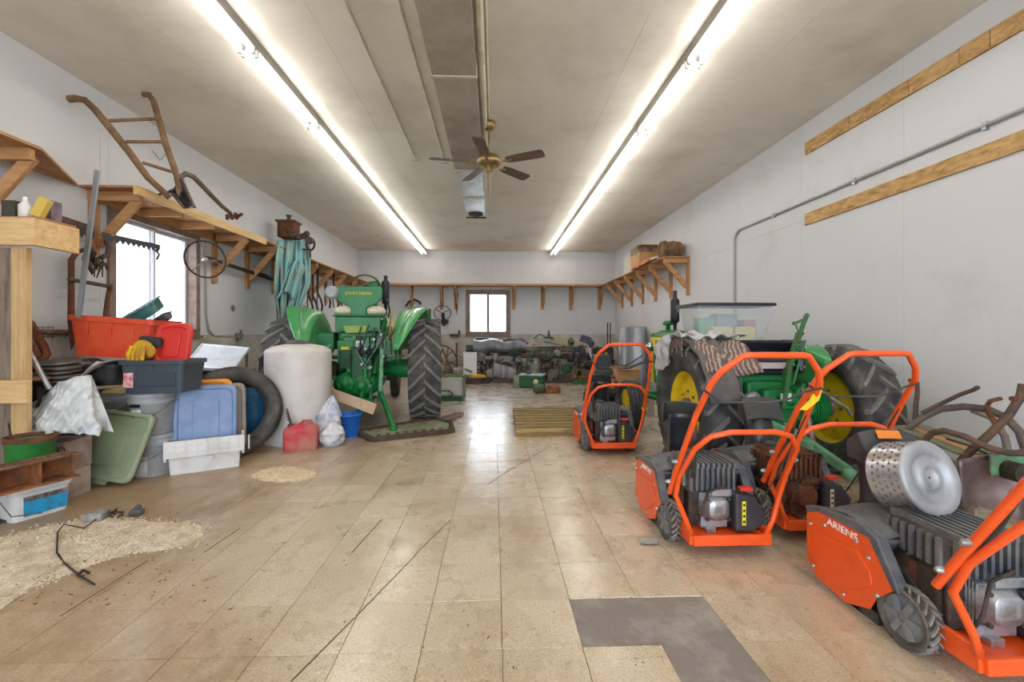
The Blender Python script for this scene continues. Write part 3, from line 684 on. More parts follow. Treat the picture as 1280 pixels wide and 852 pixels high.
# hood, nose and pedestal
m_ = MB().rings([hood_ring(y,w_,.96,z1) for y,w_,z1 in ((.95,.19,1.22),(1.5,.19,1.235),(2.0,.18,1.24),(2.08,.16,1.2))], sm=False); m_.build('hood', GREEN, t, bevel=.012)
so = MB().bx(-.2,.2,.95,2.02,1.02,1.145).build('hood_stripe', YELLOW, t, bevel=.006)
text('JOHN DEERE', .072, WM[t] @ V((-.204,1.52,1.08)), (PI/2,0,-PI/2), TEXTK, so, sx=1.5)
m_ = MB(); m_.bx(-.17,.17,2.0,2.12,.55,1.2); m_.build('grille', GREEN, t, bevel=.02)
MB().bx(-.178,-.165,1.98,2.06,.55,1.02).build('grille_trim', YELLOW, t)
m_ = MB(); m_.bx(-.14,.14,.6,2.0,.45,.95); m_.bx(-.18,.18,1.2,1.7,.55,.8); m_.lathe([(.09,.45),(.09,1.0)], 16, (-.05,1.95,0)); m_.tube([(-.18,1.8,.8),(-.22,1.7,.6),(-.12,1.5,.5)], .05); m_.build('engine_block', GREEN, t, bevel=.03)
m_ = MB().lathe([(.03,0),(.03,.07),(.065,.075),(.07,.10),(.05,.13),(.02,.135)], 14, (0,1.92,1.23)); m_.build('radiator_cap', GREEN, t)
m_ = MB().lathe([(.022,0),(.022,.10),(.045,.12),(.055,.14),(.055,.40),(.03,.42),(.025,.43),(.025,.52)], 18, (.02,1.75,1.22)); m_.build('muffler', M('30323A', .4, .3), t)
m_ = MB().bar((-.62,1.72,.42),(.62,1.72,.42),.07,.09).bar((-.4,1.72,.42),(-.2,1.0,.40),.05,.05); m_.build('front_axle', GREEN, t, bevel=.01)
for sx in (-1, 1):
    o = tyre(.31,.17,.19,0,3); o.v = [V((p.x+sx*.60, p.y+1.60, p.z+.31)) for p in o.v]; o = o.build('front_tyre', RUBBER, t)
    MB().lathe([(.20,-.06),(.17,-.05),(.15,-.01),(.06,-.03),(.04,-.07),(.01,-.07)], 24, (sx*.60,1.60,.31), 'X').lathe([(.2,.06),(.17,.05),(.02,.02)],24,(sx*.6,1.6,.31),'X').build('front_rim', YELLOW, o)
m_ = MB().lathe([(.05,0),(.06,-.05),(.01,-.06)], 14, (-.22,2.0,1.02), 'Y'); m_.build('headlamp', CHROME, t)
MB().bx(-.17,.17,.45,.95,.8,1.02).build('dashboard', GREEN, t, bevel=.02)
# links
m_ = MB(); m_.bar((.05,-.3,.45),(.22,-.75,.22),.05,.07); m_.bar((-.22,-.3,.42),(-.05,-.75,.40),.06,.06); m_.tube([(-.3,-.3,.55),(-.05,-.62,.42)], .05); m_.ball((.22,-.76,.2),.05); m_.build('lower_link', LTGREEN, t, bevel=.01)
m_ = MB(); m_.tube([(.17,-.35,.75),(.15,-.5,.35)], .022); m_.tube([(.20,-.38,.80),(.42,-.50,.62),(.45,-.5,.57)], .014); m_.build('lift_rod', STEEL, t)

# ---- rug and plastic draped over the left rear wheel of that tractor, clear tote on top
def rugmat():
    m, nt, b = ntmat('striped_rug'); N, L = nt.nodes.new, nt.links.new
    tc = N('ShaderNodeTexCoord'); wv = N('ShaderNodeTexWave'); wv.inputs['Scale'].default_value = 11; wv.inputs['Distortion'].default_value = 3; wv.inputs['Detail Scale'].default_value = 3; wv.inputs['Detail'].default_value = 3
    mp = N('ShaderNodeMapping'); mp.inputs['Rotation'].default_value = (.4,.3,.9); L(tc.outputs['Object'], mp.inputs[0]); L(mp.outputs[0], wv.inputs[0])
    cr = N('ShaderNodeValToRGB'); L(wv.outputs[0], cr.inputs[0]); e = cr.color_ramp; e.elements[0].color = lin('6A5450'); e.elements[1].color = lin('9C8C7C')
    for p_, c_ in ((.3,'84605A'),(.45,'8C7E70'),(.6,'6E6460'),(.8,'A89C8A')): q = e.elements.new(p_); q.color = lin(c_)
    e.interpolation = 'CONSTANT'; L(cr.outputs[0], b.inputs['Base Color']); b.inputs['Roughness'].default_value = .95; return m
RUG = rugmat(); PLAS = M('D8D8DC', .25, 0, 'B4B4B8', .4, 8, .5, 25, alpha=.72)
def nz3(x, y, z, s=1): return noise.noise(V((x*s, y*s, z*s)))
def drape(u, v, x0, x1, a0, a1, r, amp, s):
    a = math.radians(a0+(a1-a0)*v); x_ = x0+(x1-x0)*u; rr = r+amp*nz3(x_, a*.6, r, s)+amp*.5*nz3(x_+5, a*.8, r, s*2.3)
    return V((x_+DXR, RY+rr*math.cos(a), RR+rr*math.sin(a)))
m_ = MB().grid(20, 30, lambda u, v: drape(u, v, 1.56, 1.98, 78, 146, .60+.025*math.sin(u*9), .05, 5), .012)
m_.grid(6, 18, lambda u, v: V((1.60-.02*math.sin(v*7), (drape(0, v, 1.56, 2.0, 60, 100, .62, .04, 5)).y, (drape(0, v, 1.56, 2.0, 60, 100, .62, .04, 5)).z-.16*u)), .01)
solo('rug', 'patterned red and brown rug draped over the rear wheel of the smaller tractor', 'rug', m_, RUG)
m_ = MB().grid(34, 34, lambda u, v: drape(u, v, 1.50, 2.05, 58, 106, .635, .06, 9), .003)
m_.grid(14, 26, lambda u, v: V((1.54-.05*nz3(u,v*3,1,3), drape(0, v, 1.5, 2.15, 54, 84, .645, .05, 9).y, drape(0, v, 1.5, 2.15, 54, 84, .645, .05, 9).z-.28*u)), .003)
solo('plastic_sheet', 'crumpled clear plastic sheet over the rug on the smaller tractor', 'sheeting', m_, PLAS)
m_ = MB().grid(14, 22, lambda u, v: drape(u, v, 1.56, 1.80, 92, 168, .60, .03, 7)+V((-.02,0,0)), .012)
solo('grey_mat', 'folded dark grey mat hanging over the tractor wheel under the rug', 'mat', m_, M('5A5656', .8, 0, '77706A', .4, 6))
TOTEC = M('E4E6E8', .15, 0, 'D0D4D8', .2, 6, alpha=.2)
bl = P(868, 430, 4.25); br = P(948, 430, 4.25)
t = thing('clear_tote', 'clear plastic storage tote with dark lid standing on top of the smaller tractor', 'storage box', ((bl.x+br.x)/2, 4.3, 1.08), 0)
m_ = MB().tote(.76,.45,.38,.80,.04,.005,.02,False); m_.build('box', TOTEC, t)
m_ = MB(); m_.lid(.80,.49,.03,.04); m_.v = [V((p.x,p.y,p.z+.375)) for p in m_.v]; m_.build('lid', M('2A2C3A', .4), t)
m_ = MB().tote(.5,.02,.0,1).build if False else None
tc_ = (bl.x+br.x)/2
for (dx, dy, w_, d_, h_, c_, z_) in ((-.10,-.12,.20,.10,.17,'E8DCA8',0),(.12,-.12,.20,.10,.17,'E6D8A0',0),(-.18,.05,.16,.12,.26,'8CC4A8',0),(.02,.05,.22,.14,.30,'A8B4C0',0),(.22,.02,.12,.2,.24,'C898A8',0)):
    tag(MB().box((tc_+dx,4.3+dy,1.088+z_+h_/2),(w_,d_,h_)).build('carton', M(c_,.6), bevel=.005), {'E8DCA8':'yellow carton at front left inside the clear tote','E6D8A0':'pale yellow carton at front right inside the clear tote','8CC4A8':'green carton at the left inside the clear tote','A8B4C0':'blue grey carton in the middle of the clear tote','C898A8':'pink carton at the right end of the clear tote'}[c_], 'carton', 'cartons inside the clear tote')
solo('folded_papers', 'pale folded papers lying by the seat of the smaller tractor', 'papers', MB().box((2.32,4.25,1.09),(.36,.25,.02),(.1,0,.2)).box((2.36,4.2,1.115),(.3,.2,.015),(.12,-.1,.3)), M('D8CCB8',.8))
# ================================================================ SNOW BLOWERS
CORD = M('6A3A24', .7, 0, '3A2A20', .5, 14)
def snow_blower(label, loc, dirty=False, chute_rot=0, txt=True, big=False, rz=0):
    t = thing('snow_blower', label, 'snow blower', loc, rz, 'orange snow blowers on the right')
    # side panels
    prof = [(.50,.335),(.42,.347),(.16,.36),(.13,.345),(.045,.235),(.03,.20),(.11,.12),(.14,.06),(.26,.012),(.43,.028),(.50,.085)]
    for sx in (-1, 1):
        m_ = MB().prism([(sx*.262, y, z) for y, z in prof], (sx*.012, 0, 0)); o = m_.build('side_panel', ORANGE, t, bevel=.004)
        inner = [(.44,.25),(.20,.28),(.13,.22),(.12,.17),(.18,.12),(.28,.06),(.43,.08),(.46,.14)]
        m_ = MB().prism([(sx*.274, y, z) for y, z in inner], (sx*.006, 0, 0)); m_.build('raised_field', ORANGE, o, bevel=.008)
        m_ = MB()
        for (y, z) in ((.47,.27),(.38,.30),(.20,.31),(.14,.27),(.10,.14),(.27,.045),(.45,.075)): m_.lathe([(.009,sx*.272),(.009,sx*.279),(.004,sx*.282)], 8, (0,y,z), 'X')
        m_.build('bolt', ALU, o)
        if sx < 0 and txt:
            text('ARIENS', .042, WM[t] @ V((-.2755, .28, .325)), (PI/2+0, 0, -PI/2+rz), TEXTW, o, sx=1.25)
    # auger and housing shell
    m_ = MB().grid(20, 12, lambda u, v: (-.262+.524*u, .10+.44*v, .36+.055*math.sin(v*PI)-.10*v*v+.03*math.sin(u*PI)), .012)
    m_.grid(10, 10, lambda u, v: (-.262+.524*u, .09+.06*math.sin(v*3), .12+.24*v), .01)
    m_.build('housing_hood', DARKPL, t)
    m_ = MB(); m_.prism([(-.28,.51,.345),(-.28,.40,.375),(-.28,.20,.40),(-.28,.10,.37),(-.28,.02,.24),(-.28,-.0,.2),(-.28,.03,.2),(-.28,.14,.352),(-.28,.42,.348),(-.28,.49,.315)], (.05,0,0)); m_.prism([(.28,.51,.345),(.28,.40,.375),(.28,.20,.40),(.28,.10,.37),(.28,.02,.24),(.28,-.0,.2),(.28,.03,.2),(.28,.14,.352),(.28,.42,.348),(.28,.49,.315)], (-.05,0,0)); m_.build('hood_edge', DARKPL, t, bevel=.008)
    m_ = MB().tube([(-.26,.30,.14),(.26,.30,.14)], .02)
    for k in range(2):
        m_.grid(24, 2, lambda u, v: (-.24+.48*u if k == 0 else -.24+.48*u, .30+(.03+.09*v)*math.cos(u*12+k*PI), .15+(.03+.09*v)*math.sin(u*12+k*PI)), .012)
    m_.build('auger', BLACKP, t)
    MB().bar((-.25,.24,.015),(.25,.24,.015),.05,.02).bx(-.25,-.20,.12,.3,.005,.05).build('scraper', BLACKP, t)
    # frame pan and rails
    m_ = MB().bx(-.20,.22,-.22,.12,.085,.10).bx(-.20,.22,-.235,-.215,.07,.125).bx(-.215,-.195,-.22,.12,.07,.15).bx(.205,.225,-.22,.12,.07,.15); m_.bx(-.18,.18,.06,.09,.1,.30)
    m_.build('frame', ORANGE, t, bevel=.004)
    # wheels
    for sx in (-1, 1):
        c = (sx*.238, 0, .115)
        m_ = tyre(.114,.068,.078); m_.v = [p+V(c) for p in m_.v]
        wo = m_.build('wheel', RUBBER2, t)
        l = lug_mesh(.1158, .056, 20, .008, .012); l.v = [p+V(c) for p in l.v]; l.build('tread', M('8C8680', .8, 0, '5A5552', .4, 20), wo)
        m_ = MB().lathe([(.08,sx*.022),(.072,sx*.026),(.068,sx*.012),(.02,sx*.012),(.022,sx*.03),(.004,sx*.032)], 28, c, 'X')
        for k in range(6): a = k*PI/3; p = V((c[0]+sx*.028, c[1]+.045*math.cos(a), c[2]+.045*math.sin(a))); m_.bar(p-V((0,math.cos(a),math.sin(a)))*.03, p+V((0,math.cos(a),math.sin(a)))*.03, .024, .012, (1,0,0))
        m_.build('wheel_hub', M('6E747E', .5, 0, '8A8680', .4, 9), wo)
    # handles
    m_ = MB().tube([(-.17,-.10,.10),(-.20,-.21,.11),(-.235,-.22,.20),(-.285,-.20,.33),(-.285,-.25,.45),(-.26,-.37,.62),(-.20,-.41,.69),(-.11,-.43,.715),(.11,-.43,.715),(.20,-.41,.69),(.26,-.37,.62),(.285,-.25,.45),(.285,-.20,.33),(.235,-.22,.20),(.20,-.21,.11),(.17,-.10,.10)], .0135, 10)
    m_.build('lower_handle', ORANGE, t)
    up_ = MB().tube([(-.30,-.16,.33),(-.30,-.24,.47),(-.275,-.42,.80),(-.255,-.53,.965),(-.225,-.56,1.02),(-.15,-.60,1.09),(-.12,-.605,1.095),(.12,-.605,1.095),(.15,-.60,1.09),(.225,-.56,1.02),(.255,-.53,.965),(.275,-.42,.80),(.30,-.24,.47),(.30,-.16,.33)], .0145, 10)
    uo = up_.build('upper_handle', ORANGE, t)
    m_ = MB()
    for sx in (-1, 1):
        for (y, z) in ((-.19,.40),(-.27,.53)): m_.lathe([(.012,sx*.30),(.012,sx*.325),(.006,sx*.335)], 10, (0,y,z), 'X')
    m_.build('handle_bolt', ALU, uo)
    m_ = MB().tube([(-.28,-.50,.93),(-.255,-.56,.90),(-.23,-.58,.885),(-.02,-.60,.885),(.06,-.60,.90),(.14,-.59,.93),(.25,-.55,.94),(.29,-.51,.93)], .005, 6); m_.build('bail_bar', BLACKP, uo)
    m_ = MB().tube([(-.27,-.40,.78),(-.24,-.30,.6),(-.2,-.15,.4),(-.1,.0,.35)], .004, 5).tube([(.27,-.45,.84),(.25,-.3,.55),(.22,-.1,.2)], .004, 5); m_.build('control_cable', BLACKP, uo)
    m_ = MB().tube([(-.26,-.36,.72),(-.18,-.18,.42)], .015, 8); m_.build('chute_rod', BLACKP, uo)
    # engine
    eng = M('3A3430', .6, .2, '6A4A34', .55, 16) if dirty else BLACKP
    m_ = MB(); m_.rings([m_.rrect(-.03,.05,.27,.27,.05,.30), m_.rrect(-.03,.05,.29,.29,.06,.33), m_.rrect(-.03,.05,.29,.29,.06,.42), m_.rrect(-.03,.05,.24,.25,.06,.455)], sm=False)
    e_ = m_.build('engine_cover', eng, t, bevel=.006)
    m_ = MB()
    for k in range(9): m_.bx(-.155+.03*k,-.14+.03*k,-.105,.17,.44,.468); m_.bx(-.165+.03*k,-.152+.03*k,-.112,-.09,.32,.445)
    for k in range(7): m_.bx(-.185,-.17,-.06+.035*k,-.045+.035*k,.33,.44)
    m_.build('cooling_fins', DARKPL if not dirty else RUST, e_)
    m_ = MB().lathe([(.045,0),(.045,.02),(.03,.03)], 16, (-.06,.13,.46), sm=False); m_.build('fuel_cap', BLACKP, e_)
    m_ = MB().bx(-.15,.12,-.06,.15,.10,.30).lathe([(.06,-.10),(.06,.02)], 16, (.06,0,.2), 'Y'); m_.build('engine_block', DKIRON if not dirty else IRON, t, bevel=.01)
    sv = ALU if not dirty else RUST
    m_ = MB()
    def rr_(w_, h_, y_): return [V((p.x, y_, p.y)) for p in MB().rrect(-.02, .225, w_, h_, min(w_, h_)*.3, 0)]
    m_.rings([rr_(.15,.14,-.06), rr_(.155,.145,-.115), rr_(.12,.11,-.135), rr_(.11,.10,-.15), rr_(.06,.05,-.156)])
    for k in range(4): m_.bx(-.098,.058,-.11+.012*k,-.105+.012*k,.148,.302)
    m_.bx(-.11,.04,-.12,-.05,.12,.16).bx(-.09,-.04,-.15,-.08,.085,.13).bx(-.05,.06,-.13,-.07,.295,.33); m_.build('muffler', sv, t, bevel=.006)
    m_ = MB()
    for (x_, z_) in ((-.08,.17),(.04,.17),(-.08,.28),(.04,.28)): m_.lathe([(.009,-.13),(.009,-.142)], 8, (x_,0,z_), 'Y')
    m_.tube([(-.13,-.12,.14),(-.12,-.15,.22),(-.07,-.13,.32),(.03,-.12,.35)], .007, 6); m_.build('fastener', DKIRON, t)
    m_ = MB().prism([(.06,-.17,.11),(.16,-.17,.11),(.22,-.17,.15),(.23,-.17,.22),(.17,-.17,.30),(.06,-.17,.325)], (0,.14,0)); fo_ = m_.build('fuel_tank', M('35353C', .45, 0, '4A4844', .4, 6), t, bevel=.015)
    MB().bx(.095,.115,-.173,-.169,.15,.28).build('warning_label', M('E8DC30', .5) if not dirty else CREAM, fo_)
    m_ = MB()
    for zz in (.17,.20,.23,.26): m_.bx(.099,.111,-.1745,-.172,zz-.006,zz+.006)
    m_.build('label_marks', TEXTK, fo_)
    MB().bx(.10,.17,-.15,-.11,.325,.345).build('red_primer', RED, fo_, bevel=.005)
    m_ = MB().prism([(.20,-.1,.10),(.20,.12,.10),(.20,.12,.24),(.20,-.02,.20)], (.012,0,0)); m_.build('belt_guard', ORANGE, t, bevel=.003)
    m_ = MB().tube([(-.19,.05,.22),(-.17,.09,.3),(-.16,.02,.38)], .008, 6).tube([(-.2,.07,.18),(-.18,-.02,.13)], .01, 6).bar((-.2,.1,.28),(-.17,-.05,.15),.02,.012); m_.build('linkage', STEEL if not dirty else IRON, t)
    m_ = MB().bx(-.205,-.185,-.07,.09,.17,.32); m_.build('clear_shield', M('4A4038', .2, alpha=.6), t)
    # chute
    ct = math.radians(chute_rot); CR = Matrix.Translation((0,.36,0)) @ Matrix.Rotation(ct,4,'Z')
    def ch(u, v):
        a = math.radians(-125+250*u); z = .36+.30*v; lean = .06*v*v; r_ = .095-.012*v
        return CR @ V((r_*math.sin(a), -r_*math.cos(a)*-1*-1*.9+lean, z))
    co = MB().grid(18, 8, ch, .006).build('chute', M('2E2F36', .3, 0, '4C4A48', .4, 4, coat=.3), t)
    m_ = MB().lathe([(.12,.35),(.12,.375),(.10,.385)], 24, (0,.36,0), caps=False); m_.build('chute_ring', BLACKP, co)
    m_ = MB()
    m_.grid(12, 8, lambda u, v: CR @ V(((u-.5)*.235, -.10+.02*math.cos((u-.5)*3)+.10*v, .60+.135*v+.01*math.cos((u-.5)*4))), .008)
    m_.m = CR
    for sx in (-1, 1): m_.prism([(sx*.117,-.10,.595),(sx*.117,.0,.73),(sx*.117,.08,.68),(sx*.117,.07,.6)], (sx*.005,0,0))
    m_.m = Matrix.Identity(4); m_.build('deflector', M('3A3B40', .45, 0, '55534F', .4, 4), co, bevel=.003)
    if abs(chute_rot+8) < .1: m_ = MB(); m_.m = CR @ Matrix.Translation((0,-.018,.727)) @ Matrix.Rotation(.93,4,'X'); m_.bx(-.05,.05,-.02,.02,0,.003); m_.build('orange_sticker', M('E88A3A',.5), co)
    return t
A_ = snow_blower('orange snow blower at the front of the overlapping pair, dusty black engine', (1.25,2.50,0), False, 150)
B_ = snow_blower('orange snow blower with rusty engine behind the front one of the pair', (1.87,2.66,0), True, -10)
C_ = snow_blower('orange snow blower nearest the camera carrying the silver drum', (1.81,1.60,0), False, -8)
D_ = snow_blower('orange snow blower standing alone beyond the others by the plank stack', (1.17,4.47,0), False, 170)
# yellow tags and tie on handles
m_ = MB().prism([P(1020,487,2.0),P(1030,482,2.0),P(1024,500,2.0),P(1008,513,2.0),P(1001,512,2.0),P(1013,500,2.0)], (0,.01,0)); solo('yellow_tag', 'yellow strap hanging from the handle of the front paired snow blower', 'strap', m_, YELLOW)
m_ = MB().tube([P(802,510,4.2),P(805,513,4.17),P(809,511,4.2),P(806,507,4.23)], .006, 6, True); solo('yellow_tie', 'small yellow tie on the handle of the far snow blower', 'strap', m_, YELLOW)

# ---- silver drum on the nearest snow blower
def dm():
    m, nt, b = ntmat('punched_steel'); b.inputs['Metallic'].default_value = .9; b.inputs['Roughness'].default_value = .3; b.inputs['Base Color'].default_value = lin('C8C8CC'); return m
DRM = M('B4B6BC', .5, .55, '96969A', .4, 7); PUN = dm()
Yd = 1.72; fc = P(1166,597,Yd)
t = thing('washer_drum', 'silver perforated appliance drum lying on the nearest snow blower', 'drum', tuple(fc), 0)
ax = V((-.16,.93,-.28)).normalized(); q_ = ax.to_track_quat('Z','Y').to_matrix().to_4x4()
m_ = MB(); m_.m = q_; m_.lathe([(.005,.012),(.04,.012),(.045,.0),(.05,.012),(.09,.02),(.095,.004),(.141,.0),(.149,.006),(.149,.016)], 48, caps=False); m_.build('drum_end', DRM, t)
m_ = MB(); m_.m = q_; m_.lathe([(.147,.012),(.147,.14),(.151,.15),(.147,.16),(.137,.16),(.137,.03)], 48, caps=False); body = m_.build('drum_wall', PUN, t)
m_ = MB(); m_.m = q_
for i in range(34):
    for j in range(5):
        a = 2*PI*(i+.5*(j % 2))/34; z = .03+.024*j; m_.lathe([(.0075,0),(.005,.003),(.002,.004)], 6, (0,0,0)) if False else None
        c = V((.148*math.cos(a), .148*math.sin(a), z)); n_ = V((math.cos(a), math.sin(a), 0)); s_ = V((-math.sin(a), math.cos(a), 0))
        m_.add([c+s_*.008*math.cos(q)+V((0,0,1))*.006*math.sin(q)+n_*.0005 for q in [k*PI/3 for k in range(6)]]+[c+n_*.0045], [(k,(k+1)%6,6) for k in range(6)])
m_.build('dimples', M('7C7E86', .3, .8), body, kind='stuff')

# ================================================================ RIGHT WALL JUNK behind the nearest snow blower
t = thing('plough', 'rusty walking plough with curved steel handles against the right wall', 'plough', (2.75,2.2,0))
def pp(l): return [P(x,y,Y) for x,y,Y in l]
MB().tube(pp([(1186,592,2.45),(1215,562,2.4),(1240,540,2.35),(1262,517,2.3),(1276,495,2.3),(1279,480,2.3)]), .022, 8).build('beam', IRON, t, world=True)
MB().tube(pp([(1150,556,2.4),(1165,541,2.35),(1180,538,2.3),(1205,545,2.2),(1235,559,2.15),(1262,566,2.15),(1300,566,2.1)]), .017, 8).build('handle', IRON, t, world=True)
MB().tube(pp([(1264,498,2.3),(1290,500,2.3),(1300,520,2.3)]), .014, 8).build('handle', RUST, t, world=True)
m_ = MB().grid(14, 10, lambda u, v: P(1206+74*u-8*(1-v)*(1-u), 575+88*v-14*u*(1-v)+18*(1-u)*v*0, 2.25)+V((0,.08*math.sin(u*PI)*math.sin(v*PI),0)), .012)
m_.build('mouldboard', M('6A5450', .35, .5, '8A7A78', .5, 7), t, world=True)
m_ = MB().grid(8, 5, lambda u, v: P(1238+52*u, 568+26*v*(1-.3*u), 2.21), .012); m_.build('painted_cover', M('5A9A6C', .6, 0, '6A5446', .5, 12), t, world=True)
MB().lathe([(.05,-.03),(.05,.05),(.02,.06)], 16, P(1272,590,2.16), 'Y').build('hub', DKIRON, t, world=True)
MB().bar(P(1215,660,2.3), V((P(1215,660,2.3).x, 2.3, 0)), .05, .04).bar(P(1275,650,2.3), V((P(1275,650,2.3).x, 2.4, 0)), .05, .04).build('share', IRON, t, world=True)
for i, (pl, r_, mt, lb) in enumerate((
    ([(1135,535,2.9),(1152,522,2.85),(1175,511,2.8),(1205,508,2.7),(1235,511,2.6),(1258,522,2.5),(1275,540,2.4),(1285,570,2.4),(1282,610,2.5),(1280,680,2.5)], .022, M('4C4442', .6, 0, '7A6A5A', .5, 8), 'thick black hose arching along the right wall, the outer one'),
    ([(1215,512,2.8),(1240,522,2.75),(1256,545,2.7),(1261,570,2.7),(1252,610,2.7)], .020, M('6A6058', .6, 0, '8A7A6A', .5, 8), 'grey hose curving down the right wall inside the black hose'),
    ([(1152,516,2.85),(1175,505,2.8),(1200,493,2.7),(1217,487,2.65),(1222,484,2.6)], .013, IRON, 'rusty bent lever sticking up above the hoses'),
    ([(1250,498,2.6),(1238,501,2.55),(1233,508,2.5),(1237,518,2.5),(1246,530,2.45)], .013, RUST, 'short rusty hooked handle beside the thick hose'),
    ([(1137,475,3.0),(1146,478,3.0),(1147,490,3.0),(1145,505,2.95),(1144,525,2.9)], .014, IRON, 'upright rusty rod with bent top by the tractor tyre'),
    ([(1183,548,2.5),(1210,556,2.4),(1235,568,2.35),(1260,585,2.3)], .006, DKIRON, 'thin dark rod below the curved plough handle'))):
    solo('hose' if i < 2 else 'metal_rod', lb, 'hose' if i < 2 else 'rod', MB().tube(pp(pl), r_, 8), mt)
t = thing('wooden_crate', 'long grey green wooden crate of slats behind the nearest snow blower', 'crate', (2.72,2.75,0))
GW = M('8A8E78', .8, 0, '5C6450', .5, 6); 
a = P(1112,540,2.95); b = P(1200,585,2.35)
for k, dz in enumerate((0,-.075,-.15,-.225)): MB().bar(a+V((0,0,dz)), b+V((0,0,dz)), .02, .062).build('slat', GW, t, world=True, bevel=.003)
for k in range(3): MB().bar(a+V((.10+.09*k,.06,.03)), b+V((.10+.09*k,.06,.06)), .07, .015).build('slat', WOODY if k == 1 else GW, t, world=True, bevel=.003)
m_ = MB()
for q in (a, b): m_.bar(V((q.x+.01,q.y,0)), q+V((.01,0,.04)), .05, .05)
m_.build('post', GW, t, world=True)
t = thing('weathered_board', 'weathered green framed board below the rusty plough', 'board', tuple(P(1250,680,2.0)))
c = [P(1218,634,2.05), P(1290,660,2.0), P(1290,700,2.0), P(1216,690,2.05)]
MB().prism(c, (0,.02,0)).build('board', M('7C9A74', .8, 0, '8A7C64', .55, 7), t, world=True)
m_ = MB().bar(c[0], c[1], .03, .03).bar(c[0], c[3], .03, .03); m_.build('edge', M('8C7C6A', .8, 0, '5C4A3C', .5, 9), t, world=True)
MB().bar(V((c[3].x+.05,c[3].y+.01,0)), c[3]+V((.05,.01,.02)), .04, .03).bar(V((c[2].x-.05,c[2].y+.01,0)), c[2]+V((-.05,.01,.02)), .04, .03).build('leg', IRON, t, world=True)
solo('yellow_part', 'small yellow box in the crate beside the wall', 'box', MB().box(P(1160,545,2.95), (.12,.10,.08)), YELLOW)
# jack stand and loose parts in front of the smaller tractor
t = thing('jack_stand', 'small rusty green tripod stand in front of the smaller tractor wheel', 'stand', tuple(F(838,600)))
o_ = F(835,592); m_ = MB()
m_.bar(o_, o_+V((.03,0,.40)), .05, .03); m_.bar(o_+V((-.1,.05,0)), o_+V((.02,0,.3)), .03, .03); m_.bar(o_+V((.02,0,.38)), o_+V((.12,.1,.46)), .05, .03); m_.build('leg', M('3C6A40', .7, 0, '6A4C36', .6, 8), t, world=True)
m_ = MB().ball(o_+V((-.12,-.02,.05)),.05,1,1,.8); m_.build('foot', RUST, t, world=True)

# ================================================================ MAT OF PLANKS, MIDDLE
MATM = wood('B49A66', '8A7244', 0, 2); MATM_SHADED = wood('8E7448', '6A5630', 0, 2)  # darker copy for alternate planks: shading stripes put into the wood colour
t = thing('plank_stack', 'low stack of tan wooden planks lying flat in the middle of the floor', 'planks', tuple(F(690,545)))
y0 = F(690,545).y; x0 = F(645,545).x; x1 = x0+.98; rr = random.Random(4)
n_ = 16; yb_ = F(690,509,.085).y; dp = (yb_-y0)/n_
for k in range(n_):
    for lay in range(2):
        if lay == 0 and k > 0 and k < n_-1: continue
        MB().bx(x0+rr.uniform(-.012,.012)+.02*k/n_, x1+rr.uniform(-.03,.03), y0+k*dp+.006, y0+(k+1)*dp-.006, lay*.042+.0, lay*.042+.040+(.006 if k % 2 else -.004)*lay).build('plank', MATM if (k+lay) % 2 else MATM_SHADED, t, world=True, bevel=.004)
MB().bx(x0+.1, x0+.2, y0+.12, yb_-.12, 0, .04).bx(x1-.2, x1-.1, y0+.12, yb_-.12, 0, .04).build('batten', MATM_SHADED, t, world=True)
# ================================================================ LEFT: RACK, BINS, BUCKETS
def moved(m_, loc, rot=(0,0,0)):
    T = Matrix.Translation(V(loc)) @ Matrix.Rotation(rot[2],4,'Z') @ Matrix.Rotation(rot[1],4,'Y') @ Matrix.Rotation(rot[0],4,'X'); m_.v = [T @ p for p in m_.v]; return m_
Yr = 3.2; pr = P(33,400,Yr).x
t = thing('timber_rack', 'rough timber rack with a yellow pine post at the left edge', 'rack', (pr-.1, Yr, 0))
MB().bx(pr-.105, pr, Yr, Yr+.04, 0, P(0,309,Yr).z).build('post', PALEZ, t, world=True, bevel=.003)
MB().bx(pr-.29, pr-.107, Yr+.01, Yr+.04, 0, P(0,309,Yr).z).build('side_board', GREYW, t, world=True, bevel=.003)
MB().bx(pr-.6, pr+.045, Yr-.04, Yr-.002, P(0,307,Yr).z, P(0,273,Yr).z).bx(pr+.046, pr+.085, Yr-.04, Yr+.30, P(0,307,Yr).z, P(0,273,Yr).z).build('top_rail', PALEX, t, world=True, bevel=.003)
MB().bx(pr-.6, pr+.04, Yr-.04, Yr-.002, P(0,503,Yr).z, P(0,475,Yr).z).build('lower_rail', PALEX, t, world=True, bevel=.003)
MB().bx(pr-.6, pr+.08, Yr-.0, Yr+.28, P(0,273,Yr).z-.0, P(0,273,Yr).z+.018).build('rack_top', PLYY, t, world=True)
MB().bx(pr-.6, pr-.11, Yr+.04, Yr+.28, P(0,475,Yr).z-.02, P(0,475,Yr).z).build('rack_shelf', PLYY, t, world=True)
zt = P(0,273,Yr).z+.018
m_ = MB().lathe([(.035,0),(.035,.09),(.015,.115),(.015,.14),(.01,.15)], 16, (pr-.06,Yr+.05,zt)); solo('glue_bottle', 'white squeeze bottle on top of the timber rack', 'bottle', m_, WHITE)
m_ = MB(); moved(m_.bx(-.035,.035,-.02,.02,0,.14), (pr+.03,Yr+.04,zt+.01), (0,.5,0)); solo('yellow_packet', 'yellow packet leaning at the end of the timber rack top', 'packet', m_, M('D8BC5A', .6))
solo('dark_carton', 'small dark printed carton at the left on the timber rack top', 'carton', MB().bx(pr-.2,pr-.11,Yr+.03,Yr+.12,zt,zt+.12), M('5A3A34', .6, 0, '2C4A3A', .6, 25))
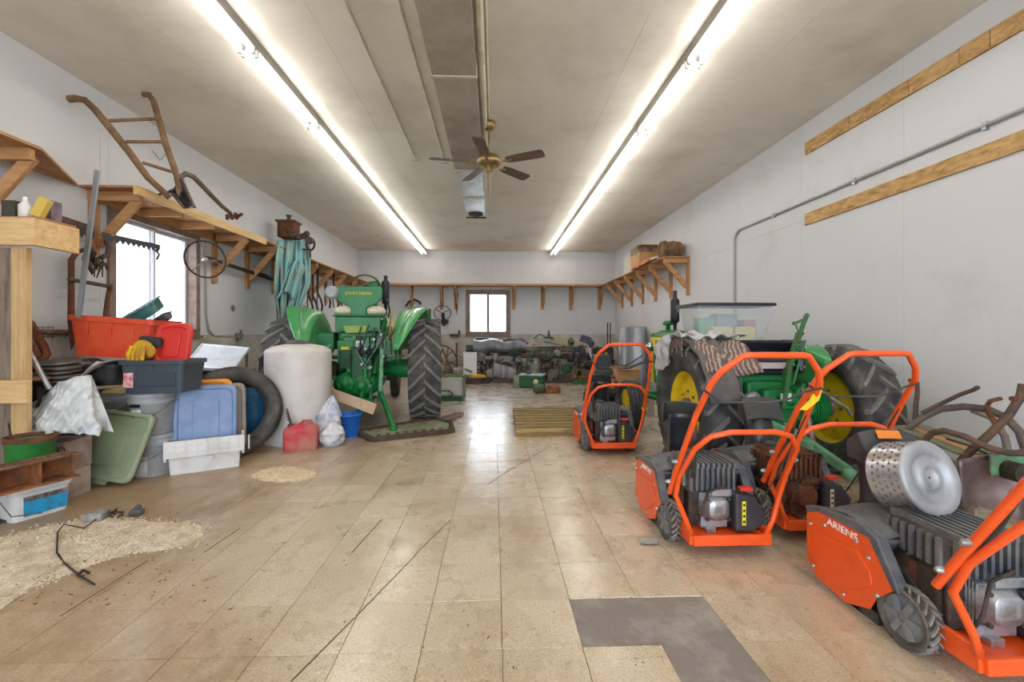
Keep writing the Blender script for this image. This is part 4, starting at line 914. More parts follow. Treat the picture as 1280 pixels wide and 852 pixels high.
solo('cardboard_scrap', 'grey carton standing behind the squeeze bottle on the rack', 'carton', MB().bx(pr-.02,pr+.05,Yr+.12,Yr+.2,zt,zt+.15), M('8C7C8C', .7, 0, '5A4A4A', .5, 20))

def bucket(name, label, cx, cy, z, R=.15, h=.37, mt=GREY, lid=True, lab=None, group=None, handle=True):
    t = thing(name, label, 'bucket', (cx, cy, z), 0, group)
    m_ = MB().lathe([(R*.86,0),(R*.95,h*.72),(R*1.0,h*.73),(R*.98,h*.76),(R*1.03,h*.80),(R*1.03,h*.82),(R*.99,h*.83),(R*1.0,h*.92),(R*.97,h*.92),(R*.84,.01)], 32); m_.build('bucket_body', mt, t)
    if lid: MB().lathe([(R*1.04,h*.90),(R*1.05,h*.97),(R*.99,h),(R*.95,h*.97),(.01,h*.97)], 32).build('lid', mt, t)
    if handle: MB().tube([(R*1.03*math.cos(a), -abs(R*1.03*math.sin(a)), h*.78-.13*math.sin(a)) for a in [PI*k/14 for k in range(15)]], .003, 5).build('handle', STEEL, t)
    if lab:
        m_ = MB(); a0, a1, z0, z1 = lab
        m_.grid(8, 1, lambda u, v: (R*.955*math.sin(math.radians(a0+(a1-a0)*u)), -R*.955*math.cos(math.radians(a0+(a1-a0)*u)), z0*h+(z1-z0)*h*v), .004, False); m_.build('label', M('DADADA', .6, 0, 'AAAAAA', .3, 20), t)
    return t
def scr(px, py, Y): return P(px, py, Y)
x_ = P(190,540,3.85).x
b1 = bucket('bucket', 'lower grey bucket of the stack behind the green lid', x_, 3.87, 0, .15, .35, GREY, lab=(-25,20,.05,.5))
b2 = bucket('bucket', 'upper grey bucket marked 36 under the black tote', x_-.01, 3.87, .35, .165, .35, GREY, lab=(-20,8,.25,.62))
text('36', .075, WM[b2] @ V((-.015,-.166,.155)), (PI/2,0,0), TEXTK, b2)
m_ = MB()
for k in range(9): m_.bx(-.055+.009*k,-.051+.009*k,-.169,-.163,.235,.262)
m_.build('bar_code', TEXTK, b2)
x2 = P(141,540,3.98).x
b3 = bucket('bucket', 'lower grey bucket hidden behind the green lid and white bag', x2, 4.0, 0, .15, .36, GREY)
b4 = bucket('bucket', 'upper grey bucket with blue and green printed label beside the bucket marked 36', x2, 4.0, .36, .165, .34, GREY, lab=(-5,45,.2,.55))
m_ = MB().grid(5, 1, lambda u, v: (.1615*math.sin(math.radians(5+22*u)), -.1615*math.cos(math.radians(5+22*u)), .12+.045*v), .002, False); m_.build('label_print', M('3A8AC8', .5, 0, '4AA85A', .9, 18), b4)

# green leaning lid
def lid_thing(name, label, w_, d_, mt, base, tilt, rz, t_=.03, tab=True, ry=0):
    m_ = MB().lid(w_, d_, t_, .06)
    if tab: m_.bx(-.09,.09,-d_/2-.03,-d_/2+.01,.0,.015)
    m_.v = [V((p.x, p.y+d_/2, p.z)) for p in m_.v]; m_.v = [Matrix.Rotation(ry,4,'Z') @ p for p in m_.v]
    moved(m_, base, (tilt, 0, rz)); return solo(name, label, 'lid', m_, mt, bevel=.003)
gb = F(128,603); lid_thing('bin_lid', 'sage green storage bin lid leaning on the buckets', .57, .54, M('8A9C7C', .45, 0, '9CA48C', .5, 4), (gb.x+.02, gb.y-.07, .045), math.radians(70), math.radians(-5), .03, ry=-.10)

# white crate with lids standing in it
cb = F(212,595); ce = F(299,583); cw = (ce-cb).length+.04; ca = math.atan2(ce.y-cb.y, ce.x-cb.x); cc = (cb+ce)/2+V((-math.sin(ca), math.cos(ca), 0))*.19
t = thing('white_crate', 'white plastic crate holding blue and orange lids on the floor', 'crate', (cc.x, cc.y, 0), ca)
W2 = M('E0DFE0', .45, 0, 'C8C4C0', .35, 5)
m_ = MB().tote(cw,.38,.25,.93,.02,.006,.02,False); o = m_.build('crate_body', W2, t, bevel=.002)
m_ = MB()
for sx in (-1, 1): m_.bx(sx*cw/2-(.02 if sx<0 else -.0), sx*cw/2+(.0 if sx<0 else .02), -.20,-.0, .12,.29)
m_.bx(-cw/2-.02, cw/2+.02, -.225,-.20,.15,.29)
for k in range(8): m_.bx(-cw/2+.05+.076*k, -cw/2+.062+.076*k, -.232,-.225,.16,.285)
for k in range(2): m_.bx(-cw/2+.0, cw/2, -.23,-.224,.19+.05*k,.196+.05*k)
m_.build('folding_flap', W2, t, bevel=.003)
MB().prism([(-.02,-.226,.14),(.06,-.226,.14),(.04,-.226,.10),(.0,-.226,.13)], (0,-.006,0)).build('latch_rib', W2, t)
for (nm_, lb, w_, d_, c_, px, yy, tl, rz, hh) in (
    ('bin_lid', 'blue grey storage bin lid standing at the front in the white crate', .47, .62, M('7088B4', .4, 0, '8CA0C4', .4, 4), 257, -.07, 80, .0, .11),
    ('bin_lid', 'orange storage bin lid standing behind the blue lid in the white crate', .54, .655, M('E8941E', .4, 0, 'D0841C', .3, 4), 246, -.02, 80, .0, .12),
    ('bin_lid', 'grey brown storage bin lid at the back of the white crate', .50, .62, M('8A8078', .5, 0, '9C9488', .4, 4), 268, .04, 79, .05, .11)):
    pz = P(px, 500, cc.y+yy)
    lid_thing(nm_, lb, w_, d_, c_, (pz.x, cc.y+yy, hh), math.radians(tl), rz+ca, .028, False)

# black tote etc.
t = thing('black_tote', 'dark blue grey storage tote with red label on top of the grey buckets', 'storage box', (P(196,480,3.75).x, 3.84, .705), math.radians(6))
m_ = MB().tote(.48,.34,.27,.88,.03,.006,.02,True); m_.build('box', M('39434F', .45, 0, '4A545E', .4, 5), t)
MB().bx(-.10,.17,-.172,-.160,.06,.17).build('side_panel', M('39434F', .45), t, bevel=.004)
MB().box((-.17,-.168,.11),(.075,.006,.12),(-.05,0,-.1)).build('red_label', M('C8303A', .5, 0, 'E8D8D8', .5, 28), t)
tz = .745
t2 = thing('red_tote', 'large red orange storage tote tilted on top of the pile below the window', 'storage box', (-3.29, 4.05, .0), math.radians(6))
m_ = MB().tote(.64,.42,.34,.86,.04,.006,.02,True); moved(m_, (0,0,.99), (0,math.radians(4),0)); m_.build('box', M('D8402C', .4, 0, 'DC6834', .4, 3), t2)
rl = P(213,450,3.80); lid_thing('bin_lid', 'red storage bin lid standing upright in the black tote', .30, .36, M('D83834', .4, 0, 'C84A40', .3, 4), (rl.x+.01, 3.80, .92), math.radians(80), math.radians(-4), .04, False)
rl = P(180,405,4.1); m_ = MB().tote(.42,.30,.10,.9,.05,.005,.02,False); moved(m_, (rl.x-.02,4.1,1.31), (math.radians(20),math.radians(-35),.2)); solo('glass_bowl_bin', 'dark teal translucent bin tipped in the red tote before the window', 'bin', m_, M('2C5C60', .12, 0, '4A7C7C', .5, 4, coat=.5))
m_ = MB().tote(.34,.24,.05,.9,.04,.005,.02,False); moved(m_, (rl.x+.06,4.15,1.24), (math.radians(10),math.radians(-40),.2)); solo('dark_tray', 'dark plastic tray under the teal bin in the red tote', 'tray', m_, M('2E3A40', .3))
# yellow glove
gp = P(176,436,3.70); t = thing('work_glove', 'yellow and brown work glove draped over the black tote edge', 'glove', (gp.x, 3.98, gp.z-.10))
m_ = MB().ball((gp.x,3.72,gp.z),.075,1.1,.6,1,14,9).ball((gp.x+.06,3.71,gp.z-.02),.05,1,.7,1.1)
for k in range(4): m_.tube([(gp.x-.05+.03*k,3.68,gp.z+.02),(gp.x-.055+.035*k,3.65,gp.z-.04),(gp.x-.05+.035*k,3.645,gp.z-.09)], [.02,.02,.013], 8)
m_.build('glove_body', M('E0B41C', .8, 0, 'A87A30', .5, 9), t, world=True)
MB().box((gp.x+.02,3.78,gp.z+.06),(.17,.05,.08),(.2,.1,0)).build('cuff', M('3A3A40', .8), t, world=True, bevel=.015)
# black tray with newspapers
tp = P(120,470,4.1)
m_ = MB().tote(.50,.40,.18,.9,.05,.008,.02,False); moved(m_, (-3.43,3.95,.76), (0,.03,.1)); solo('black_bin', 'black open bin under the newspapers between white bag and red tote', 'bin', m_, M('26262A', .5, 0, '4A4846', .4, 6))
m_ = MB().grid(12, 8, lambda u, v: (-3.68+.52*u, 3.62+.45*v, .95+.02*math.sin(u*8)-(.14*(1-v)**2)*(math.sin(u*PI))+.02*nz3(u,v,0,4)), .006); solo('newspapers', 'crumpled newspapers spilling over the black bin', 'newspaper', m_, M('C8C2C2', .85, 0, '7A7478', .4, 22))
for k, (dz, r_, c_) in enumerate(((0,.08,'C8B478'),(.022,-.05,'D8C8A0'),(.044,.1,'B8A878'))):
    m_ = MB().box((P(148,485,3.80).x+.01*k, 3.82, .705+dz), (.24,.05,.02), (0,0,r_)); tag(m_.build('wood_offcut', wood(c_,'A08850',0), bevel=.002), ['bottom','middle','top'][k]+' pale wood offcut on the printed grey bucket', 'wood', 'wood offcuts on the bucket')
for k in range(2):
    pass
# sink / white cover on green cart
c = [P(228,461,4.8), P(292,465,4.7), P(312,437,5.4), P(252,432,5.45)]
t = thing('white_panel_cart', 'white square lid tilted on a dark green bin behind the tyre', 'lid', tuple((c[0]+c[2])/2*1.0))
m_ = MB().rings([[p for p in c], [p+V((0,0,.03)) for p in c], [p+((c[0]+c[2])/2-p)*.06+V((0,0,.035)) for p in c], [p+((c[0]+c[2])/2-p)*.10+V((0,0,.022)) for p in c]], sm=False); m_.build('cover', M('D4D8E0', .3, 0, 'B8BCC4', .3, 6), t, world=True)
cz = (c[0]+c[1]+c[2]+c[3])/4
m_ = MB().bx(cz.x-.24, cz.x+.30, 4.95, 5.35, .02, c[0].z-.04); m_.build('bin_body', M('2E3C3C', .5, 0, '3A4A44', .4, 5), t, world=True, bevel=.02)
m_ = MB().tube([V((c[2].x-.06,5.45,.0)), V((c[2].x-.06,5.45,c[2].z-.02))], .015); m_.build('leg', STEEL, t, world=True)
# big tyre
tc_ = P(288,514,4.40)
t = thing('tyre', 'large loose black tyre leaning beside the white tank', 'tyre', (tc_.x, 4.38, 0), math.radians(0))
m_ = tyre(.43,.24,.29,0,4); m_.v = [p for p in m_.v]; moved(m_, (0,.06,.43), (0, math.radians(-10), math.radians(-52))); m_.build('tyre_body', M('3C3A3A', .7, 0, '6A625C', .45, 6, .2, 60), t)
bp_ = P(307,500,4.75); t = thing('blue_drum', 'blue plastic barrel seen through the loose tyre', 'barrel', (bp_.x-.02,4.95,0))
MB().lathe([(.14,0),(.16,.05),(.16,.25),(.165,.27),(.16,.29),(.16,.5),(.12,.58),(.05,.6)], 28).build('barrel_body', M('1E6498', .45, 0, '2A5070', .3, 6), t)
text('E3', .09, V((bp_.x-.0,4.785,.50)), (PI/2,0,0), M('5AA0C0',.5), t)
t = thing('green_cylinder', 'slim green gas cylinder beside the blue barrel behind the tyre', 'cylinder', (P(321,500,4.9).x,5.15,0)); MB().lathe([(.06,0),(.07,.03),(.07,.5),(.05,.6),(.02,.64)], 20).build('cylinder_body', M('3E6A34', .5, 0, '5A7A44', .4, 7), t)
# white tank
t = thing('white_tank', 'tall white plastic tank with dark cap before the green tractor', 'tank', (P(371,500,5.0).x, 5.05, 0))
TK = M('D6D2D0', .4, 0, 'C0B6A8', .35, 2.2)
m_ = MB().lathe([(.345,0),(.35,.02),(.343,.07),(.325,.16),(.318,.30),(.333,.44),(.343,.60),(.345,.80),(.345,.98),(.335,1.01),(.27,1.05),(.14,1.075),(.01,1.08)], 48); m_.build('tank_body', TK, t)
MB().lathe([(.115,1.065),(.115,1.10),(.10,1.115),(.06,1.12),(.01,1.12)], 24).bx(-.09,-.05,-.02,.02,1.10,1.135).build('cap', M('4C4A50', .5, 0, '77727A', .4, 8), t, bevel=.004)
# gas can
gc = F(372,563); t = thing('fuel_can', 'dusty red plastic fuel can with black spout in front of the white tank', 'fuel can', (gc.x-.0, gc.y+.09, 0), math.radians(12))
RD = M('C42C3C', .45, 0, 'B08070', .5, 5)
m_ = MB().rings([m_.rrect(0,0,.31,.19,.03,0), m_.rrect(0,0,.32,.20,.035,.02), m_.rrect(0,0,.32,.20,.035,.19), m_.rrect(.0,0,.29,.17,.03,.225), m_.rrect(.02,0,.18,.10,.03,.25)], sm=False); co_ = m_.build('can_body', RD, t, bevel=.01)
m_ = MB().tube([(-.02,0,.24),(.02,0,.285),(.09,0,.285),(.13,0,.225)], .014, 8); m_.build('handle', RD, t)
m_ = MB().lathe([(.03,.215),(.035,.25),(.02,.26)], 14, (-.10,0,0)).tube([(-.10,0,.25),(-.125,0,.36),(-.14,0,.42)], [.014,.011,.007], 8)
for k in range(3): m_.bx(-.135-.006*k,-.12-.006*k,-.012,.012,.30+.03*k,.31+.03*k)
m_.build('spout', BLACKP, t)
MB().prism([(-.02,-.102,.04),(.12,-.102,.04),(.12,-.102,.16),(.05,-.102,.19),(-.02,-.102,.16)], (0,-.006,0)).build('embossed_panel', RD, co_, bevel=.004)
# bags
def bag(name, label, cat, c, w_, d_, h_, mt, seed, top=.3, lean=0, world_prints=None):
    def f(a, s):
        r_ = (1-(abs(2*s-1))**3.5*.35)*(1-(max(0,s-.55)/.45)**1.5*(1-top)); k = 1+.30*nz3(math.cos(a)*1.2+seed, math.sin(a)*1.2, s*3, 1.7)+.12*nz3(math.cos(a)*3+seed, math.sin(a)*3, s*6, 2)
        return V((c[0]+w_/2*math.cos(a)*r_*k+lean*s*s, c[1]+d_/2*math.sin(a)*r_*k, c[2]+h_*s*(1+.05*nz3(a,seed,s,1))))
    m_ = MB().rings([[f(2*PI*q/36, j/18) for q in range(36)] for j in range(19)]); return solo(name, label, cat, m_, mt)
wb = F(407,555); BAGW = M('D6D6DC', .5, 0, '4A5AA0', .34, 7)
o = bag('feed_bag', 'white and blue crumpled feed bag standing against the white tank', 'bag', (wb.x-.03, wb.y+.12, 0), .26,.2,.50, BAGW, 3, .2, .06)
o = bag('feed_bag', 'small slumped white bag in front of the standing feed bag', 'bag', (P(415,545,4.75).x, 4.75, 0), .24,.2,.24, M('D2D2D6', .5, 0, '6A74A0', .2, 9), 8, .5, .02)
# white plastic bag pile
bp0 = P(80,535,3.55)
m_ = MB()
def wbag(u, v):
    # a draped plastic bag, higher at the back right
    px = 38+86*u; base = 545-4*math.sin(u*PI); top = 505-36*math.sin(min(1,u/.85)*PI*.5) if u < .85 else 469+(u-.85)*160
    py = base+(top-base)*v; Y = 3.16+.22*v+.014*abs(math.sin(u*13+v*9+2*nz3(u*2,v*2,4,2)))+.012*abs(math.sin(u*29-v*17))+.015*math.sin(u*17+v*7)+.03*nz3(u*2,v*2,0,3)+.06*(2*u-1)**2
    return P(px+6*nz3(u*3,v*3,5), py+3*nz3(u*4,v*2,1,2), Y)
m_.grid(60, 40, wbag, .008); m_.grid(20, 10, lambda u, v: wbag(u, 1)*(1-v)+(wbag(u, 0)+V((0,.12,0)))*v, .008)
solo('plastic_bag', 'big crumpled white plastic bag lying on the carton by the timber rack', 'bag', m_, M('D4D6D8', .38, 0, 'BCC0C4', .4, 6, .8, 16))
# carton and green pail
cx_ = P(93,560,3.35).x
t = thing('carton_box', 'pinkish printed cardboard carton under the white plastic bag', 'carton', (-3.27, 3.34, 0), math.radians(2))
MB().bx(-.21,.21,-.11,.11,0,.20).build('lower_carton', CARDW, t, bevel=.003); MB().bx(-.215,.215,-.115,.115,.205,.42).build('upper_carton', M('AC9C96', .8, 0, '7A5A4A', .5, 5), t, bevel=.003)
text('STO', .062, WM[t] @ V((.165,-.119,.365)), (PI/2,0,math.radians(2)), M('3A2A24',.7), t, sx=1.2)
t = thing('green_pail', 'old green metal pail beside the carton, rusty rim', 'bucket', (-3.10, 3.06, .228))
MB().lathe([(.112,0),(.12,.24),(.127,.245),(.127,.255),(.118,.255),(.11,.01)], 28).build('pail_body', M('2E8A3C', .45, 0, '3A5A34', .4, 5), t)
MB().lathe([(.126,.245),(.130,.255),(.130,.285),(.122,.285),(.122,.255)], 28, caps=False).tube([(-.125,0,.26),(-.12,-.02,.37)], .006, 6).build('rim_ring', RUST, t)
# white pail with blue label, green tub, rusty channel
pb = F(52,636); t = thing('white_pail', 'white square pail with blue label at the lower left under the rusty channel', 'bucket', (-3.05, 3.03, 0), math.radians(68))
m_ = MB().rings([m_.rrect(0,0,.27,.20,.04,0), m_.rrect(0,0,.29,.22,.045,.17), m_.rrect(0,0,.315,.245,.05,.175), m_.rrect(0,0,.32,.25,.05,.20), m_.rrect(0,0,.30,.23,.045,.215)], sm=False); m_.build('pail_body', W2, t, bevel=.004)
MB().rings([m_.rrect(0,0,.33,.26,.05,.198), m_.rrect(0,0,.33,.26,.05,.222), m_.rrect(0,0,.30,.22,.04,.226)], sm=False).build('lid', W2, t)
MB().prism([(-.09,-.104,.025),(.12,-.104,.025),(.125,-.112,.15),(-.095,-.112,.15)], (0,-.004,0)).build('label', M('2A9CD0', .5, 0, '3A5A70', .2, 12), t)
MB().prism([(-.095,-.1155,.12),(.125,-.1155,.12),(.125,-.1165,.15),(-.095,-.1165,.15)], (0,-.003,0)).build('label_band', M('4A4440', .6, 0, '9A9088', .5, 30), t)
MB().tube([(-.20,-.09,.17),(-.16,-.14,.06),(-.02,-.14,.03)], .004, 6).build('handle', STEEL, t)
t = thing('green_tub', 'pale green tub at the bottom left edge beside the white pail', 'tub', (P(-8,640,2.95).x, 3.02, 0)); MB().lathe([(.12,0),(.13,.10),(.135,.12),(.12,.12)], 24).build('tub_body', LTGREEN, t)
solo('dark_board', 'flat dark board on the floor under the tub at the left edge', 'board', MB().prism([F(-60,640),F(38,638),F(28,648),F(-60,668)], (0,0,.012)), M('3C3634', .7))
a = V((-3.12,2.25,.315)); b = V((-2.84,3.08,.315)); RC = M('A8683C', .8, 0, '5A4030', .55, 9, .4, 40)
t = thing('rusty_channel', 'long rusty steel channel lying over the white pail', 'steel channel', tuple((a+b)/2))
dz = V((0,0,.075)); ba = (b-a).normalized()
m_ = MB().bar(a+V((-.06,.02,0)), b+V((-.06,.02,0)), .012, .16); m_.build('web', RC, t, world=True)
MB().bar(a+dz, b+dz, .13, .012).build('upper_flange', M('8A6A50', .8, 0, '5A3A2A', .5, 9), t, world=True); MB().bar(a-dz, b-dz, .13, .012).build('lower_flange', RC, t, world=True)
m_ = MB()
for k in (.55,.78,.97): q = a+(b-a)*k; m_.box(q+V((-.01,.0,0)), (.11,.014,.14), (0,0,-.3))
m_.build('rib', RC, t, world=True)
m_ = MB()
for k in range(12): q = a+(b-a)*(.05+.08*k); m_.lathe([(.008,.0),(.005,.006)], 6, q+dz+V((0,.0,.006)))
m_.build('rivet', RUST, t, world=True)
# stacked discs, curved horn, rods behind
dx = P(72,460,3.58)
for k in range(5): tag(moved(MB().lathe([(.13-.008*(k%2),0),(.13,.01),(.09,.03),(.0,.035)], 24), (dx.x+.01*(k%2), 3.60, dx.z-.10+.035*k), (.1,.08*(k%2),0)).build('disc_blade', M('6A6866', .5, .4, '54483E', .4, 10)), ['bottom','second lowest','middle','second highest','top'][k]+' grey steel disc of the stack behind the white bag', 'disc', 'stack of steel discs')
solo('scrap_crate', 'dark crate of scrap iron under the steel discs', 'crate', MB().bx(-3.73,dx.x+.18,3.45,3.71,0,dx.z-.10), M('4A443E', .8, 0, '2A2624', .5, 14, .5, 30), bevel=.01)
for k in range(7):
    rr = random.Random(k+50); q = V((dx.x-.15+.05*k, 3.44+rr.uniform(-.005,.0), dx.z-.13))
    tag(MB().bar(q, q+V((rr.uniform(-.08,.08),-.05,-.22)), .02,.012).build('iron_strap', DKIRON), '%s short iron strap hanging in front of the scrap crate' % ['leftmost','second','third','middle','fifth','sixth','rightmost'][k], 'iron strap', 'iron straps by the scrap crate')
solo('metal_rod', 'grey steel tube leaning between timber rack and white bag', 'rod', MB().tube(pp([(30,428,3.35),(62,486,3.35)]), .017), ALU)
for (lb, pl, r_) in (('rusty curved iron hook beside the pine post, the outer larger one', [(30,398,3.8),(38,405,3.8),(45,418,3.8),(54,432,3.8),(58,442,3.8),(52,452,3.8),(38,462,3.8)], .03), ('rusty curved iron hook inside the larger one by the pine post', [(30,425,3.85),(38,430,3.85),(45,440,3.85),(44,452,3.85)], .018)):
    solo('iron_hook', lb, 'hook', MB().tube([PX(x,y,-3.68) for x,y,_ in pl], r_, 8), M('8A5038', .8, 0, '4C3024', .5, 10, .3, 40))
m_ = MB()
for k in range(4): a = PX(47,409+4*k,-3.72); b = PX(67,409+4*k,-3.72); m_.tube([a,b], .003, 5)
for k in range(4): m_.tube([PX(48+6*k,408,-3.72), PX(48+6*k,424,-3.72)], .003, 5)
solo('wire_rack', 'small wire rack on the ledge beside the iron hooks', 'rack', m_, STEEL)
# ledge pipe on left wall
solo('ledge_pipe', 'thin rusty pipe running along the left wall ledge', 'pipe', MB().tube([(XL+.03,3.2,1.21),(XL+.03,4.4,1.20)], .022), M('8A7060', .6, 0, '5A4436', .5, 9))
t = thing('wall_conduit', 'conduit dropping from the shelf to a junction box on the left wall', 'conduit', (XL,5.9,1.2))
def wl(px, py): return PX(px, py, XL+.02)
MB().tube([wl(257,300),wl(258,395),wl(261,412),wl(268,420),wl(292,421)], .011, 8).build('pipe', M('A8A29C', .5, .3), t, world=True)
q = wl(297,420); MB().box(q+V((.02,0,0)), (.05,.12,.09)).tube([q+V((.04,0,.04)), q+V((.05,0,.09))], .015).build('junction_box', STEEL, t, world=True, bevel=.005)
m_ = MB().lathe([(.045,0),(.045,.004),(.03,.004)], 16, PX(291,385,XL+.0), 'X'); solo('wall_hole_plate', 'dark round knockout hole in the left wall panel', 'hole', m_, M('7A6A5E', .9))
# ---- iron frame with claws, saws, pole, hand wheel on left wall
t = thing('cultivator', 'rusty iron cultivator frame with spikes hanging on the left wall', 'farm tool', tuple(wl(110,435)))
XW = XL+.10
def wp(l): return [PX(x,y,XW+dx_) for x,y,dx_ in l]
MB().tube(wp([(108,311,0),(96,315,0),(89,325,0),(89,352,0),(89,400,0),(91,425,0),(89,437,0)]), [.018,.02,.022,.022,.024,.02,.004], 8).build('frame_bar', RUST, t, world=True)
MB().tube(wp([(138,356,0),(134,375,0),(131,400,0)]), .018, 8).build('frame_bar', RUST, t, world=True)
MB().tube(wp([(86,349,.03),(110,353,.03),(138,358,.03)]), .018, 8).build('cross_bar', IRON, t, world=True)
rr = random.Random(9)
for k in range(9):
    x0 = 103+rr.uniform(0,24); y0 = 315+rr.uniform(-3,20); 
    pl = [(x0,y0,.04),(x0+rr.uniform(4,10),y0+rr.uniform(2,12),.09),(x0+rr.uniform(8,20),y0+rr.uniform(-4,14),.12),(x0+rr.uniform(4,22),y0+rr.uniform(8,26),.08)]
    MB().tube(wp(pl), [.016,.018,.016,.005], 7).build('tine', DKIRON if k % 2 else IRON, t, world=True)
MB().tube(wp([(133,300,.05),(136,310,.05),(135,318,.05),(126,322,.05)]), .022, 7).build('clevis', IRON, t, world=True)
def saw(label, p0, p1, h_, n, mt):
    t = thing('crosscut_saw', label, 'saw', tuple((V(p0)+V(p1))/2)); a = V(p0); b = V(p1); d = b-a
    m_ = MB(); poly = [a+V((0,0,h_)), b+V((0,0,h_*.7))]
    for k in range(n): poly += [a+d*(1-k/n), a+d*(1-(k+.5)/n)-V((0,0,h_*.75))]
    poly += [a]
    for k in range(n):
        q0 = a+d*(k/n); q1 = a+d*((k+1)/n); qm = (q0+q1)/2-V((0,0,h_*.8)); m_.add([q0,q1,qm,q0+V((.004,0,0)),q1+V((.004,0,0)),qm+V((.004,0,0))], [(0,1,2),(5,4,3),(0,2,5,3),(1,4,5,2)])
    m_.bar(a+V((0,0,h_/2)), b+V((0,0,h_/2)), .004, h_); m_.build('blade', mt, t, world=True); return t
s1 = saw('dark toothed saw blade hung along the left wall under the shelf at the left', PX(38,272,-3.62), PX(118,296,-3.62), .05, 11, DKIRON)
MB().bar(PX(38,262,-3.66), PX(116,287,-3.66), .03, .06).build('back_board', M('6A4C40', .7, 0, '4A342C', .4, 6), s1, world=True)
s2 = saw('dark blue toothed saw blade hanging across the left window', PX(128,296,-3.6), PX(200,311,-3.6), .045, 11, M('3A4050', .5, .4, '55453C', .4, 10))
MB().tube([PX(194,312,-3.6), PX(199,318,-3.6), PX(196,324,-3.6)], .012).build('handle', BLACKP, s2, world=True)
s3 = thing('iron_bar', 'flat dark iron bar hung behind the brackets right of the left window', 'bar', tuple(PX(315,335,-3.6)))
MB().bar(PX(258,322,-3.65), PX(344,350,-3.65), .02, .05).build('bar', DKIRON, s3, world=True); MB().tube([PX(325,341,-3.62),PX(332,343,-3.6),PX(342,349,-3.62)], .012).build('hook', DKIRON, s3, world=True)
t = thing('metal_pole', 'thin aluminium pole leaning against the shelf edge before the saws', 'pole', tuple(PX(98,397,-3.5)))
MB().bar(PX(122,213,-3.25), PX(98,397,-3.45), .035, .02).build('pole', M('A8ABB0', .4, .6), t, world=True)
t = thing('hand_wheel', 'black spoked steering wheel hung on the left wall right of the window', 'wheel', tuple(PX(257,345,-3.3)))
c = P(257,324,PX(257,324,-3.35).y); r_ = 21/FPX*c.y
nrm = V((1,-.75,0)).normalized(); e1 = V((0,0,1)); e2 = nrm.cross(e1).normalized()
MB().tube([c+(e1*math.cos(a)+e2*math.sin(a))*r_*1.05 for a in [2*PI*k/32 for k in range(32)]], .011, 6, True).build('rim', DKIRON, t, world=True)
m_ = MB()
for k in range(3): a = 2*PI*k/3+.3; m_.tube([c, c+(e1*math.cos(a)+e2*math.sin(a))*r_], .006, 5)
m_.build('spoke', STEEL, t, world=True); m_ = MB(); m_.ball(c, .028); m_.tube([c, c-nrm*.10, PX(276,326,XL+.05)], .01); m_.build('hub', ALU, t, world=True)
# ---- plough on the left shelf
OW = M('8A6A48', .75, 0, '5C4432', .5, 7)
t = thing('walking_plough', 'antique wooden handled walking plough standing on the left wall shelf', 'plough', tuple(PX(235,258,-3.5)))
def q2(l): return [P(x,y,Y) for x,y,Y in l]
MB().tube(q2([(86,124,3.95),(95,123,3.95),(106,125,3.97),(118,136,4.0),(136,158,4.05),(160,188,4.1),(185,222,4.2),(212,247,4.35)]), [.03,.03,.028,.028,.03,.03,.028,.026], 8).build('handle', OW, t, world=True)
MB().tube(q2([(179,118,4.3),(186,118,4.3),(192,127,4.3),(199,150,4.3),(207,180,4.3),(216,205,4.35),(226,235,4.4)]), [.026,.027,.027,.027,.028,.028,.025], 8).build('handle', OW, t, world=True)
for (a, b) in (((133,151,4.03),(201,148,4.3)), ((158,177,4.08),(207,177,4.3)), ((178,203,4.15),(217,215,4.33))): MB().tube(q2([a,b]), .015, 7).build('rung', OW, t, world=True)
MB().tube(q2([(190,188,4.2),(200,200,4.25),(208,192,4.3)]), .004, 5).build('wire', STEEL, t, world=True)
m_ = MB().grid(10, 10, lambda u, v: P(213+14*u+17*v, 240+(-18)*u*(1-v)+ 20*v, 4.35+.12*math.sin(u*PI)), .02); m_.build('mouldboard', M('4C423C', .5, .5, '7A7068', .5, 6), t, world=True)
m_ = MB().prism(q2([(217,222,4.36),(226,217,4.38),(229,232,4.4),(222,246,4.4)]), (0,.03,0)); m_.build('standard', M('8A7A64', .7, 0, '5C4C3C', .5, 8), t, world=True)
MB().tube(q2([(225,222,4.4),(232,217,4.45),(242,221,4.5),(252,231,4.6),(265,245,4.75),(278,258,4.9),(289,267,5.0)]), [.022,.026,.027,.026,.025,.024,.02], 8).build('beam', M('6A5C4C', .6, .2, '4C3C30', .5, 8), t, world=True)
MB().tube(q2([(229,225,4.4),(226,240,4.42),(229,256,4.45)]), .009, 6).build('brace_rod', DKIRON, t, world=True)
m_ = MB(); q = P(292,270,5.0)
for k in range(6): m_.box(q+V((-.07+.028*k,0,.012*((k%2)*2-1))), (.022,.03,.06), (0,.2*k,0))
m_.build('clevis', RUST, t, world=True)
m_ = MB().tube(q2([(198,243,4.3),(210,240,4.33),(218,236,4.36)]), .01, 6); m_.build('bolt', DKIRON, t, world=True)
# ---- cloth, rusty pump on the shelf
TEAL = M('78B8BC', .75, 0, 'A09484', .42, 4, .3, 30)
def cl(u, v):
    px = 347+41*u-4*math.sin(v*3)*(1-u); py = 299+ (104-14*u)*v
    if v > .62: px = px-5*(v-.62)*2.6*u*3
    X = -3.21+.035*math.sin(u*20+v*4)+.02*math.sin(u*47-v*3)-.24*max(0, 1-v*5.5)
    return PX(px, py, X)
m_ = MB().grid(60, 24, cl, .010)
m_.grid(24, 12, lambda u, v: PX(346+20*u+16*v, 375-40*v-10*math.sin(u*PI), -3.16+.04*math.sin(u*15+v*3)), .012)
solo('teal_cloth', 'stained turquoise cloth hanging from the left shelf beside the tractor', 'cloth', m_, TEAL)
t = thing('rusty_pump', 'rusty box shaped pump head on the left shelf above the turquoise cloth', 'pump', tuple(P(362,300,7.5)))
q = P(361,298,7.5)
